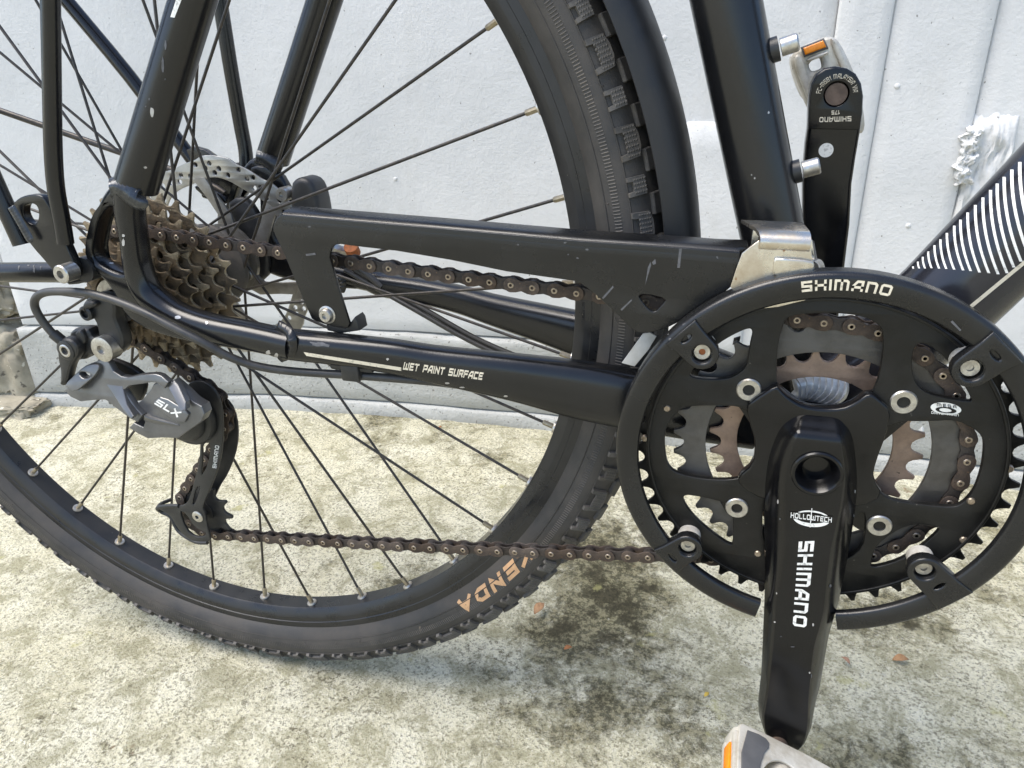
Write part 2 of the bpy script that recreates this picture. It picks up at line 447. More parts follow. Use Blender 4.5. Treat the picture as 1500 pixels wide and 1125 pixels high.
# ------------------------------------------------------------------ the setting: ground, wall, stones
def node_ground():
    m = bpy.data.materials.new('mossy_concrete'); m.use_nodes = True
    nt = m.node_tree; N = nt.nodes; L = nt.links; b = N['Principled BSDF']
    tc = N.new('ShaderNodeTexCoord')
    def noise(s, d=6, r=.6, off=(0, 0, 0), dist=0.0):
        mp = N.new('ShaderNodeMapping'); mp.inputs['Location'].default_value = off
        L.new(tc.outputs['Object'], mp.inputs[0])
        n = N.new('ShaderNodeTexNoise'); n.inputs['Scale'].default_value = s; n.inputs['Detail'].default_value = d
        n.inputs['Roughness'].default_value = r; n.inputs['Distortion'].default_value = dist
        L.new(mp.outputs[0], n.inputs['Vector']); return n.outputs[0]
    def rng(x, a, c, lo=0., hi=1.):
        r = N.new('ShaderNodeMapRange'); r.interpolation_type = 'SMOOTHSTEP'
        r.inputs[1].default_value, r.inputs[2].default_value, r.inputs[3].default_value, r.inputs[4].default_value = a, c, lo, hi
        L.new(x, r.inputs[0]); return r.outputs[0]
    def math_(op, x, y):
        q = N.new('ShaderNodeMath'); q.operation = op
        for i, k in enumerate((x, y)):
            if isinstance(k, (int, float)): q.inputs[i].default_value = k
            else: L.new(k, q.inputs[i])
        return q.outputs[0]
    def mix(f, a, c):
        x = N.new('ShaderNodeMix'); x.data_type = 'RGBA'
        for i, k in ((6, a), (7, c)):
            if isinstance(k, tuple): x.inputs[i].default_value = (*k, 1)
            else: L.new(k, x.inputs[i])
        L.new(f, x.inputs[0]); return x.outputs[2]
    base = mix(rng(noise(9, 7, .7), .38, .62), (.665, .625, .45), (.79, .755, .59))
    grit = noise(330, 4, .75)
    base = mix(rng(grit, .50, .60, 0, .74), base, (.20, .185, .125))
    base = mix(rng(noise(420, 2, .5, (3, 1, 0)), .58, .65, 0, .7), base, (.86, .825, .69))
    base = mix(rng(noise(28, 9, .78, (7, 3, 0), .5), .46, .60, 0, .72), base, (.33, .305, .185))
    base = mix(math_('MULTIPLY', rng(noise(150, 5, .8, (1, 9, 0)), .545, .63, 0, .88), rng(noise(13, 4, .6, (4, 4, 0)), .42, .62, .15, 1.)), base, (.13, .112, .066))
    # where algae has settled; thinned at left to paint in the glare; broken up finer
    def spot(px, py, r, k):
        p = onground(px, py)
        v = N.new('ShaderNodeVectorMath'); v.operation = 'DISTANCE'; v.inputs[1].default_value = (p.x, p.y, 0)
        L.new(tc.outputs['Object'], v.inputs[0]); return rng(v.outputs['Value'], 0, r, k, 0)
    algae_and_glare = math_('ADD', spot(900, 890, .16, .27), math_('ADD', spot(1330, 930, .16, .12), math_('ADD', spot(560, 640, .25, .05), spot(180, 800, .45, -.16))))
    algae_and_glare = math_('ADD', algae_and_glare, spot(330, 1000, .16, -.10))  # less algae here puts the bright glare at lower left into the colour
    big = math_('ADD', noise(7.5, 4, .55, (1.3, .2, 0)), algae_and_glare)
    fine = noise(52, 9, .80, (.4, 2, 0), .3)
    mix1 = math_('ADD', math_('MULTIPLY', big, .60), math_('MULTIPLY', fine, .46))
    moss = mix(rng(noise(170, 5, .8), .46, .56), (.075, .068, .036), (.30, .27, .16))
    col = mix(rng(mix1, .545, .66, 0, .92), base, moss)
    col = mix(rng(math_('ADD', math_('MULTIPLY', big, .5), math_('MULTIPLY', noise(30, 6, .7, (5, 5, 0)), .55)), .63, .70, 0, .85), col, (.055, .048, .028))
    col = mix(rng(noise(17, 5, .65, (9, 3, 0)), .635, .70, 0, .55), col, (.50, .47, .20))      # yellow lichen
    col = mix(rng(noise(21, 6, .7, (2, 8, 0)), .64, .70, 0, .8), col, (.70, .67, .56))         # pale worn spots
    col = mix(rng(noise(26, 5, .7, (12, 8, 0)), .665, .72, 0, .6), col, (.20, .11, .05))       # brown stain
    L.new(col, b.inputs['Base Color'])
    b.inputs['Roughness'].default_value = .92; b.inputs['Specular IOR Level'].default_value = .25
    h = math_('ADD', math_('MULTIPLY', noise(60, 9, .8), 1.0), math_('MULTIPLY', grit, 1.1))
    bp = N.new('ShaderNodeBump'); bp.inputs['Strength'].default_value = 1.0; bp.inputs['Distance'].default_value = .0035
    L.new(h, bp.inputs['Height']); L.new(bp.outputs[0], b.inputs['Normal'])
    return m
def node_wall(name, col, col2, pits=.70, lump=.5, grimy=True):
    m = bpy.data.materials.new(name); m.use_nodes = True
    nt = m.node_tree; N = nt.nodes; L = nt.links; b = N['Principled BSDF']
    tc = N.new('ShaderNodeTexCoord')
    def noise(s, d=5, r=.6, sc=(1, 1, 1)):
        mp = N.new('ShaderNodeMapping'); mp.inputs['Scale'].default_value = sc; L.new(tc.outputs['Object'], mp.inputs[0])
        n = N.new('ShaderNodeTexNoise'); n.inputs['Scale'].default_value = s; n.inputs['Detail'].default_value = d; n.inputs['Roughness'].default_value = r
        L.new(mp.outputs[0], n.inputs['Vector']); return n.outputs[0]
    def rng(x, a, c, lo=0., hi=1.):
        r = N.new('ShaderNodeMapRange'); r.inputs[1].default_value, r.inputs[2].default_value, r.inputs[3].default_value, r.inputs[4].default_value = a, c, lo, hi
        L.new(x, r.inputs[0]); return r.outputs[0]
    def mix(f, a, c):
        x = N.new('ShaderNodeMix'); x.data_type = 'RGBA'
        for i, k in ((6, a), (7, c)):
            if isinstance(k, tuple): x.inputs[i].default_value = (*k, 1)
            else: L.new(k, x.inputs[i])
        L.new(f, x.inputs[0]); return x.outputs[2]
    c = mix(rng(noise(5, 6, .6), .38, .66), col, col2)
    c = mix(rng(noise(11, 6, .7, (1, 1, .35)), .56, .72, 0, .35), c, (.50, .485, .44))
    if grimy: c = mix(rng(noise(60, 4, .7), .62, .74, 0, .5), c, (.36, .34, .28))
    c = mix(rng(noise(210, 2, .5), pits, pits+.03, 0, .8), c, (.17, .16, .14))
    L.new(c, b.inputs['Base Color']); b.inputs['Roughness'].default_value = .72; b.inputs['Specular IOR Level'].default_value = .3
    ad = N.new('ShaderNodeMath'); ad.operation = 'ADD'
    mu = N.new('ShaderNodeMath'); mu.operation = 'MULTIPLY'; mu.inputs[1].default_value = 1.6
    L.new(noise(55, 6, .6), mu.inputs[0]); L.new(mu.outputs[0], ad.inputs[0]); L.new(noise(260, 4, .6), ad.inputs[1])
    bp = N.new('ShaderNodeBump'); bp.inputs['Strength'].default_value = lump; bp.inputs['Distance'].default_value = .0022
    L.new(ad.outputs[0], bp.inputs['Height']); L.new(bp.outputs[0], b.inputs['Normal'])
    return m
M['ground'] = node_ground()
M['wall'] = node_wall('white_wall_paint', (.67, .668, .655), (.585, .588, .58), .735, .26, False)
M['plinth'] = node_wall('weathered_concrete', (.50, .50, .47), (.36, .36, .335), .66, .7)
M['stone'] = mat('rubble_stone', (.42, .38, .29), .9, 0, (.24, .215, .16), 18, .9, .9, 160, spots=[((.12, .105, .08), 60, .64), ((.62, .58, .48), 90, .66)])

from mathutils import noise as mnoise
def fbm(x, y, z=0.0, o=4):
    return mnoise.fractal(Vector((x, y, z)), 1.0, 2.0, o)

# ground: one sheet, fine where it is seen
def axis(lo, a, c, hi, fine):
    g = [lo, lo*.6+a*.4, lo*.25+a*.75] + list(np.arange(a, c, fine)) + [c, c*.75+hi*.25, c*.4+hi*.6, hi]
    return g
gx = axis(-20, -1.5, .7, 20, .007); gy = axis(-20, -.32, .52, 20, .007)
gv = []
for y in gy:
    for x in gx:
        ins = -1.5 < x < .7 and -.32 < y < .52
        gv.append((x, y, (fbm(x*5, y*5, 1.7)*.0035 + fbm(x*32, y*32, 4.1)*.0012 - .002) if ins else -.002))
nx = len(gx)
gf = [(j*nx+i, j*nx+i+1, (j+1)*nx+i+1, (j+1)*nx+i) for j in range(len(gy)-1) for i in range(nx-1)]
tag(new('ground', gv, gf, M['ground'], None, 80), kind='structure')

# wall: painted panels over a stepped concrete foot; plan bends towards the camera at its far left
PLAN = [(-1.175, .372), (-1.13, .382), (-.97, .414), (-.75, .466), (-.51, .492), (-.30, .503), (.05, .497), (.30, .494), (.80, .494)]
def plan_y(x):
    xs = [p[0] for p in PLAN]; ys = [p[1] for p in PLAN]
    return float(np.interp(x, xs, ys))
wall = tag(empty('painted_wall', None, (-.4, .5, 0)), 'white painted concrete wall on a grey stepped foot behind the bicycle', 'wall')
WL = Vector((-.4, .5, 0))
def slab(name, x0, x1, z0, z1, front, thick, m, lean=0.0, step=.02, edge=.003, wob=.0, seed=0., edgewob=0.0):
    """upright slab following the wall's plan; front = distance its face stands in front of the plan line"""
    xs = [x0, x0+edge] + list(np.arange(x0+step, x1-step*.5, step)) + [x1-edge, x1]
    zs = [z0, z0+edge] + list(np.arange(z0+step, z1-step*.5, step)) + [z1-edge, z1]
    v, f = [], []
    nx, nz = len(xs), len(zs)
    for j, z in enumerate(zs):
        for i, x in enumerate(xs):
            rim = (i in (0, nx-1)) or (j in (0, nz-1))
            d = front - (edge if rim else 0) + wob*fbm(x*9+seed, z*9, seed) 
            zz = z + (edgewob*fbm(x*14, seed, 3.3) if j >= nz-2 else 0)
            v.append((x, plan_y(x)-d+lean*z, zz))
    for j in range(nz-1):
        for i in range(nx-1): f.append((j*nx+i, j*nx+i+1, (j+1)*nx+i+1, (j+1)*nx+i))
    b0 = len(v); ring = [i for i in range(nx)] + [j*nx+nx-1 for j in range(1, nz)] + [(nz-1)*nx+i for i in range(nx-2, -1, -1)] + [j*nx for j in range(nz-2, 0, -1)]
    for k in ring:
        p = v[k]; v.append((p[0], plan_y(p[0])+thick, p[2]))
    n = len(ring)
    for k in range(n): f.append((ring[k], ring[(k+1) % n], b0+(k+1) % n, b0+k))
    f.append(tuple(range(b0, b0+n)))
    v = [(p[0]-WL.x, p[1]-WL.y, p[2]-WL.z) for p in v]
    return new(name, v, f, m, wall, 50)
TOPZ = .80
slab('wall_panel', -1.1285, .0308, .134, TOPZ, .000, .06, M['wall'], wob=.0012, seed=1)
slab('wall_panel', -3.2, -1.1325, .22, TOPZ, -.004, .06, M['wall'], wob=.0012, seed=9)
slab('plaster_strip', .0310, .0840, .134, TOPZ, .0085, .06, M['wall'], wob=.0010, seed=2, edge=.0025)
slab('plaster_strip', .0843, .1795, .134, TOPZ, .0045, .06, M['wall'], wob=.0018, seed=3, edge=.002)
slab('wall_panel', .1802, 2.6, .134, TOPZ, .000, .06, M['wall'], wob=.0014, seed=4)
slab('plaster_strip', -.125, -.030, .134, ZO+.128, .006, .05, M['wall'], wob=.0025, seed=5, edge=.004, edgewob=.006)
slab('foot_course', -1.13, 2.6, .0205, .132, .0105, .06, M['plinth'], wob=.0022, seed=6, edgewob=.003)
slab('foot_course', -1.13, 2.6, -.02, .0185, .0165, .06, M['plinth'], wob=.0030, seed=7, edgewob=.002)
# lumpy render patch beside the down tube
def patch(name, cx, cz, w, h, t, seed):
    nx, nz = 26, 60; v, f = [], []
    for j in range(nz+1):
        for i in range(nx+1):
            u, q = i/nx, j/nz
            x = cx-w/2+w*u + .006*fbm(q*7+seed, seed); z = cz-h+h*q + .004*fbm(u*5+seed, 3+seed)
            e = min(1, min(u, 1-u)*9, min(q, 1-q)*18)
            d = -.004 + (t*e**.5) + e*.0050*fbm(x*90, z*90, seed) + e*.003*fbm(x*230, z*230, seed)
            v.append((x-WL.x, plan_y(x)-d-WL.y, z-WL.z))
    for j in range(nz):
        for i in range(nx): f.append((j*(nx+1)+i, j*(nx+1)+i+1, (j+1)*(nx+1)+i+1, (j+1)*(nx+1)+i))
    return new(name, v, f, M['wall'], wall, 60)
patch('render_patch', .201, ZO+.141, .044, .42, .012, 3.0)
patch('render_patch', .180, ZO+.127, .017, .062, .017, 8.0)
for k, (px, py, r) in enumerate([(1314, 126, .004), (1283, 258, .003), (1070, 325, .006), (1062, 333, .004), (1190, 200, .003), (973, 55, .0035), (1330, 330, .0035), (48, 225, .012), (580, 262, .003)]):
    p = at(px, py, .494); p.y = plan_y(p.x) - (.008 if .031 < p.x < .0835 else .004 if .0845 < p.x < .1775 else 0)
    v, f = vf_lathe([(0, -r*.45), (r*.5, -r*.38), (r*.85, -r*.15), (r, .001)], p.x, p.z, 12)
    v = [(a+r*.25*fbm(a*400, c*400, k)-WL.x, p.y+b-WL.y, c+r*.25*fbm(c*400, a*400, k+5)-WL.z) for a, b, c in v]
    new('paint_lump', v, f, M['wall'], wall, 60)

# rubble stones in the left corner, at the wall's end
def rock(name, c, s, seed, label):
    bm = bmesh.new(); bmesh.ops.create_icosphere(bm, subdivisions=5, radius=1.0)
    for w in bm.verts:
        p = w.co.copy()
        q = Vector([math.copysign(abs(t)**.62, t) for t in p])
        d = 1+.22*fbm(p.x*1.5+seed, p.y*1.5, p.z*1.5)+.06*fbm(p.x*6, p.y*6+seed, p.z*6)+.03*fbm(p.x*18, p.y*18, p.z*18+seed)
        w.co = Vector((q.x*s[0], q.y*s[1], q.z*s[2]))*d
    me = bpy.data.meshes.new(name); bm.to_mesh(me); bm.free(); finish(me, M['stone'], 60)
    o = obj(name, me); o.location = c
    tag(o, label, 'stone', 'rubble stones at the wall corner')
rock('rubble_stone', (-1.235, .420, .055), (.105, .075, .085), 1.0, 'large rough beige stone at the foot of the wall, half behind the rear wheel')
rock('rubble_stone', (-1.275, .430, .185), (.125, .060, .055), 5.0, 'flat rough stone lying on top of the large corner stone')
rock('rubble_stone', (-1.150, .352, .004), (.05, .035, .014), 9.0, 'low mortar lump on the ground before the large corner stone')

# dry leaf scraps
def leaf(px, py, size, rot, col, label, fold=.35, cat='leaf'):
    p = onground(px, py); m = mat('dry_leaf', col, .7, 0, tuple(c*.55 for c in col), 300, .8, .3, 600)
    v = []; n = 7
    for i in range(n+1):
        t = i/n; w = .42*math.sin(PI*min(1, t*1.05+.02))**.8*size
        for s in (-1, 0, 1):
            v.append(((t-.5)*size, s*w*.6, (abs(s)*fold*w + .18*size*math.sin(t*3)*.6)))
    f = []
    for i in range(n):
        for s in range(2): f.append((i*3+s, i*3+s+1, (i+1)*3+s+1, (i+1)*3+s))
    o = new('dry_leaf', v, f, m, None, 60)
    sm = o.modifiers.new('thick', 'SOLIDIFY'); sm.thickness = .0004
    o.location = (p.x, p.y, .0015); o.rotation_euler = (.15, -.1, rot)
    tag(o, label, cat, 'dry leaf scraps on the concrete')
leaf(790, 893, .017, 1.2, (.46, .26, .13), 'curled tan leaf scrap lying right below the tyre')
leaf(832, 951, .008, .5, (.42, .17, .06), 'tiny rust brown leaf scrap between tyre and crank arm')
leaf(1319, 968, .014, .2, (.40, .22, .10), 'brown leaf scrap lying below the open ring end right of the crank')
leaf(1238, 969, .009, 2.4, (.42, .24, .15), 'small pinkish brown leaf scrap beside the crank arm')
leaf(1035, 1019, .006, .9, (.55, .38, .06), 'tiny yellow leaf scrap on the ground left of the crank arm')
leaf(645, 627, .006, .9, (.40, .16, .06), 'tiny rust red scrap on the ground at the wall foot')
# ------------------------------------------------------------------ the bicycle: one thing, its parts below
bike = tag(empty('bicycle'), 'black bicycle with mudguard, rack and chain guard, seen close at its drivetrain', 'bicycle')
def part(name): return empty(name, bike)

# ================= frame
frame = part('frame')
def P(x, y, Y): return at(x, y, Y)
# seat tube and down tube
sd = Vector((-math.cos(1.27613), 0, math.sin(1.27613)))
bb = Vector((0, 0, ZO))
seat_tube = tube('seat_tube', [bb+sd*.015, bb+sd*.2, bb+sd*.62], .0172, M['frame'], frame, seg=40, n=3)
d0 = (at(1385, 439, 0)); d1 = at(1500, 321, 0)
dd = (d1-d0).normalized()
down_tube = tube('down_tube', [bb+dd*.012, d0, d0+dd*.25, d0+dd*.55], .0265, M['downtube'], frame, rb=.0245, seg=48, n=3)
lathe('bottom_bracket_shell', [(.015, -.0365), (.0195, -.0365), (.0205, -.0355), (.0205, .0355), (.0195, .0365), (.015, .0365)], 0, ZO, M['frame'], frame)
# right chain stay, traced along its centre line with its half height in the picture
cs = [(395, 498, 18, -.0690, .0085), (424, 504, 20.5, -.0675, .0088), (500, 512, 21.5, -.0640, .0088), (575, 522, 23.5, -.0595, .0090), (640, 534, 26, -.0550, .0092), (750, 552, 33, -.0480, .0098), (850, 571, 41, -.0420, .0108), (930, 586, 42, -.0375, .0110), (1010, 600, 42, -.0320, .0110), (1110, 620, 36, -.0250, .011)]
cpath, ch, cw = [], [], []
for x, y, h, Y, w in cs:
    p = at(x, y, Y); cpath.append(p); ch.append((at(x, y-h, Y)-at(x, y+h, Y)).length/2); cw.append(w)
chain_stay = tube('chain_stay', cpath, ch, M['frame'], frame, rb=cw, seg=36, square=2.6)
mir = [(p.x, -p.y, p.z) for p in cpath]
chain_stay_l = tube('chain_stay', mir, ch, M['frame'], frame, rb=cw, seg=36, square=2.6)
# seat stays
ss0, ss1 = at(203, 262, -.0700), at(283, 0, -.0640)
sdir = (ss1-ss0).normalized()
spath = [ss0-sdir*.004, ss0+sdir*.05, ss1, ss1+sdir*.25]
seat_stay = tube('seat_stay', spath, [.0125, .0119, .0115, .0110], M['frame'], frame, seg=36, n=4)
tube('seat_stay', [(p.x, -p.y, p.z) for p in spath], [.0125, .0119, .0115, .0110], M['frame'], frame, seg=36, n=4)
# dropouts: forked yoke reaching down from the seat stay and forward to the chain stay
Yd = -.0760
d_out = [(160, 271), (149, 284), (141, 300), (134, 318), (128, 345), (126, 366), (131, 390), (140, 402), (158, 420), (168, 438), (176, 456), (186, 467), (204, 480), (233, 492), (283, 504), (333, 512), (372, 516), (378, 505), (375, 495), (350, 488), (317, 480), (290, 474), (258, 466), (240, 456), (222, 440), (206, 414), (200, 393), (194, 370), (192, 345), (190, 318), (192, 292), (189, 280), (178, 271)]
d_hole = [(141, 322), (135, 345), (131, 369), (135, 381), (146, 389), (162, 397), (176, 401), (183, 398), (185, 385), (183, 360), (179, 332), (172, 314), (163, 305), (153, 306)]
dropout = plate('dropout', round_poly(xz(d_out, Yd), 1), [round_poly(xz(d_hole, Yd), 1)], Yd, Yd+.0140, .0036, M['frame'], frame, 40)
dl = [(x, z) for x, z in round_poly(xz(d_out, Yd), 1)]
plate('dropout', dl, [round_poly(xz(d_hole, Yd), 1)], -Yd-.0140, -Yd, .0036, M['frame'], frame, 40)
# raised round of the forward arm, from the yoke's right leg to the chain stay
arm_px = [(190, 276, 20), (191, 312, 18), (197, 350, 15.5), (202, 388, 16.5), (214, 423, 18.5), (235, 446, 20.5), (266, 466, 21.5), (312, 481, 21.5), (370, 492.5, 21.5), (429, 505, 21)]
ap, ah = [], []
for x, y, h in arm_px:
    Y = -.0720 if x < 300 else -.0720+.003*(x-300)/128
    p = at(x, y, Y); ap.append(p); ah.append(h/1049*(p-Vector(CAM)).dot(Vector(_f)))
dropout_arm = tube('dropout_arm', ap, ah, M['frame'], frame, rb=[.0095]*len(ap), seg=28, square=2.3)
tube('dropout_arm', [(p.x, -p.y, p.z) for p in ap], ah, M['frame'], frame, rb=[.0095]*len(ap), seg=28, square=2.3)
# weld beads: overlapping flattened beads
def bead(name, px, Y, n, r, flat=.45, parent=frame, m=None, amp=.26):
    pts = smooth_path([tuple(at(x, y, Y if not hasattr(Y, '__len__') else Y[i])) for i, (x, y) in enumerate(px)], 12)
    d = np.r_[0, np.cumsum(np.linalg.norm(np.diff(pts, axis=0), axis=1))]
    Lb = d[-1]; per = 8; ns, nv = n*per, 10
    def pos(t): t = min(max(t, 0), Lb); return Vector([float(np.interp(t, d, pts[:, i])) for i in range(3)])
    v, f = [], []
    for i in range(ns+1):
        q = i/per; ph = q-math.floor(q)
        end = min(1, min(i, ns-i)/(per*.7))**.5
        rip = (1-amp)+amp*((1-ph)**1.3 if ph > .12 else ph/.12)
        for j in range(nv+1):
            a = -1+2*j/nv
            s = Lb*i/ns - .55*r*a*a*.8
            p, t = pos(s), (pos(s+2e-4)-pos(s-2e-4))
            if t.length < 1e-9: t = pos(Lb)-pos(0)
            t.normalize(); z = Vector((0, -1, .25)).normalized(); sv = t.cross(z).normalized()
            v.append(p+sv*a*r*(.9+.1*end)+z*(r*flat*end*rip*math.sqrt(max(0, 1-a*a))-r*.25*abs(a)))
    for i in range(ns):
        for j in range(nv): f.append((i*(nv+1)+j, i*(nv+1)+j+1, (i+1)*(nv+1)+j+1, (i+1)*(nv+1)+j))
    return new(name, v, f, m or M['weld'], parent, 60)
bead('weld_seam', [(163, 275), (172, 273), (183, 279), (193, 288), (205, 293), (212, 289)], [-.0785, -.0800, -.0812, -.0815, -.0808, -.079], 11, .0062, .62)
bead('weld_seam', [(406, 477), (421, 486), (426, 500), (424, 516), (406, 524)], [-.071, -.0735, -.0765, -.0755, -.073], 10, .0036, m=M['frame'])
bead('weld_seam', [(376, 228), (388, 232), (400, 241), (411, 251)], [.0600, .0582, .0575, .0590], 9, .0060, .62)
bead('weld_seam', [(486, 412), (497, 408), (500, 418), (497, 428)], .052, 7, .0040, m=M['frame'])
bead('weld_seam', [(1162, 566), (1180, 562), (1200, 566), (1222, 574), (1240, 583)], -.031, 9, .0105, .5, m=M['weldbright'], amp=.22)
# bottle bosses on the seat tube's front
fwd = Vector((sd.z, 0, -sd.x))
def boss(px, py):
    p = at(px, py, 0); s = (p-bb).dot(sd); base = bb+sd*s+fwd*.0168
    mb = MB().add(xform(vf_lathe([(0, -.0045), (.0062, -.0045), (.0062, .002), (0, .002)], 0, 0, 20), axis_matrix(base-fwd*.001, fwd)))
    mb.build('boss_collar', M['derblack'], frame)
    prof = [(0, -.0085), (.0022, -.0085), (.0022, -.0125), (.0038, -.0130), (.0045, -.0122), (.0045, -.0045), (0, -.0045)]
    v, f = xform(vf_lathe(prof, 0, 0, 20), axis_matrix(base, fwd)); new('boss_bolt', v, f, M['steel'], frame)
boss(1131, 74); boss(1168, 251)
# paint on the down tube: white hoops ending on a slant, fine bands, a cream line along the underside
sk = Skin(down_tube)
hoops = [(1338.6, 394), (1347, 393.5), (1355.5, 393.5), (1365, 393), (1376, 393.5), (1386.5, 394), (1398, 395), (1411, 396), (1422, 397), (1435, 399), (1448.5, 400), (1462, 401.5), (1475, 400), (1485, 391.5), (1495.5, 383), (1507, 374), (1519, 365), (1531, 356), (1543, 347), (1555, 338), (1567, 329), (1579, 320), (1591, 311)]
for k, (lx, yb) in enumerate(hoops):
    h = (yb-409+.955*(lx-1318.7))/1.191
    vv = []; wv = 2.5+.16*k
    for t in np.linspace(0, 1.03, 20):
        x, y = lx-h*(.42*t-.22*t*t), yb-h*t
        vv += [(x-wv/2, y), (x+wv/2, y)]
    ff = [(2*i, 2*i+1, 2*i+3, 2*i+2) for i in range(19)]
    lay('white_hoop', ([(a/1500, 1-b/1125) for a, b in vv], ff), [(0, 1125), (1500, 1125), (1500, 0), (0, 0)], sk, M['white'], frame)
lay('cream_line', grid_uv(14, 1), [(1421, 453), (1512, 378), (1512, 371), (1420, 447)], sk, M['cream'], frame)
# chain stay: print and chips
skc = Skin(chain_stay, dropout, dropout_arm)
lay('cream_line', grid_uv(14, 1), [(449, 521), (588, 543), (588, 538), (445, 515.5)], skc, M['cream'], frame)
lay('lettering', text_uv('WET PAInT SURFACE', .24, .20, .12), [(590, 541), (706, 556.5), (708, 545.5), (592, 530)], skc, M['cream'], frame)
for k, (x, y, w, h) in enumerate([(261, 465, 12, 6), (303, 473, 5, 5), (393, 516, 9, 7), (568, 526, 4.5, 4.5), (655, 561, 8, 3), (677, 567, 9, 3), (741, 580, 8, 3), (181, 355, 4.5, 12), (181, 345, 5, 5), (163, 386, 8, 4), (405, 520, 7, 8), (281, 501, 6, 4)]):
    lay('paint_chip', blot(12, k), [(x-w/2, y+h/2), (x+w/2, y+h/2), (x+w/2, y-h/2), (x-w/2, y-h/2)], skc, M['chip'], frame)
lay('scuff', blot(14, 50, .5), [(450, 505), (486, 512), (488, 503), (452, 498)], skc, M['scuff'], frame)
sks = Skin(seat_stay)
for k, (x, y, w, h) in enumerate([(223, 164, 8, 17), (219, 145, 3, 4), (214, 156, 2.5, 3), (239, 95, 5, 26), (243, 66, 4, 18), (213, 245, 6, 4), (242, 116, 2.5, 3)]):
    lay('paint_chip', blot(12, k+20), [(x-w/2, y+h/2), (x+w/2, y+h/2), (x+w/2, y-h/2), (x-w/2, y-h/2)], sks, M['chip'] if k in (0, 5) else M['scuff'], frame)
lay('white_stripe', grid_uv(6, 3), [(250, 25), (256, 26), (267, -2), (259, -2)], sks, M['white'], frame)
skt = Skin(seat_tube)
for k, (x, y, w, h) in enumerate([(1125.5, 165, 3.5, 4.5), (1105.5, 261, 2.5, 3.5), (1101, 256, 2, 2)]):
    lay('paint_chip', blot(10, k+40), [(x-w/2, y+h/2), (x+w/2, y+h/2), (x+w/2, y-h/2), (x-w/2, y-h/2)], skt, M['chip'], frame)

# ================= rear wheel
wheel = part('rear_wheel')
rimprof = [(.3176, -.0128), (.3176, -.0112), (.3120, -.0108), (.3095, -.0090), (.3095, .0090), (.3120, .0108), (.3176, .0112), (.3176, .0128),
           (.3105, .0128), (.3100, .0122), (.3062, .0122), (.3056, .0121), (.2994, .0082), (.2987, .0074), (.2985, 0), (.2987, -.0074), (.2994, -.0082), (.3056, -.0121), (.3062, -.0122), (.3100, -.0122), (.3105, -.0128)]
rim = lathe('rim', rimprof, WX, WZ, M['rim'], wheel, seg=220, closed=True, smooth=25)
TR, Tr = .3322, .0205
def tyre_pt(th, psi, lift=0.0):
    """psi: 0 at the crown, -90 deg at the near sidewall"""
    r = Tr+lift
    R = TR+r*1.02*math.cos(psi); y = r*1.02*math.sin(psi)
    return Vector((WX+R*math.cos(th), y, WZ+R*math.sin(th)))
tp = []
for k in range(41):
    a = math.radians(-142+284*k/40); r = Tr
    tp.append((TR+r*1.02*math.cos(a), r*1.02*math.sin(a)))
tp = [(.3135, -.0100)]+tp+[(.3135, .0100)]
tyre = lathe('tyre', tp, WX, WZ, M['rubber'], wheel, seg=240, closed=True, smooth=60)
# tread knobs: local x along the tread, y across, z out
def knob_mesh(big):
    mb = MB()
    if big:
        prof = [(-.0090, -.0050), (-.0060, -.0050), (-.0055, -.0010), (.0055, -.0010), (.0060, -.0050), (.0090, -.0050), (.0085, .0045), (.0030, .0060), (-.0030, .0060), (-.0085, .0045)]
    else:
        prof = [(-.0052, -.0048), (-.0030, -.0048), (-.0026, -.0020), (.0026, -.0020), (.0030, -.0048), (.0052, -.0048), (.0050, .0045), (-.0050, .0045)]
    v, f = weld(vf_plate(prof, (), -.0032, .0015, .0))
    v = [(x, z*1.0, -y) for x, y, z in v]
    mb.add((v, f))
    # stippled top: rows of small pyramids
    sx = .0085 if big else .0045
    for i in range(7 if big else 4):
        for j in range(5):
            x = -sx+2*sx*(i+.5)/(7 if big else 4); y = -.0012+.0016*j*(.85)
            if abs(x)+abs(y)*.6 > sx+.002: continue
            a = .00068
            mb.add(([(x-a, y-a, .0031), (x+a, y-a, .0031), (x+a, y+a, .0031), (x-a, y+a, .0031), (x, y, .0040)], [(0, 1, 4), (1, 2, 4), (2, 3, 4), (3, 0, 4)]))
    return mb.mesh('tread_knob', M['knob'], 20)
M['knob'] = mat('knob_rubber', (.056, .053, .049), .62, 0, (.17, .150, .126), 60, .7, .2, 1500, rough2=.8, rand=.2)
KB, KS = knob_mesh(True), knob_mesh(False)
def knob_inner():
    v, f = vf_bevel(vf_box(-.0062, .0062, -.0036, .0036, -.0015, .0030), .0006, 1)
    return mesh('tread_knob', v, f, M['knob'], 20)
KI = knob_inner()
def knob_matrix(th, psi, flip=1):
    o = tyre_pt(th, psi, 0); n = (o-tyre_pt(th, psi, -.005)).normalized()
    t = Vector((-math.sin(th), 0, math.cos(th))); b = n.cross(t)*flip
    if flip < 0: t = -t
    Mx = Matrix((t, b, n)).transposed().to_4x4(); Mx.translation = o
    return Mx
NK = 92
far_tread = MB()
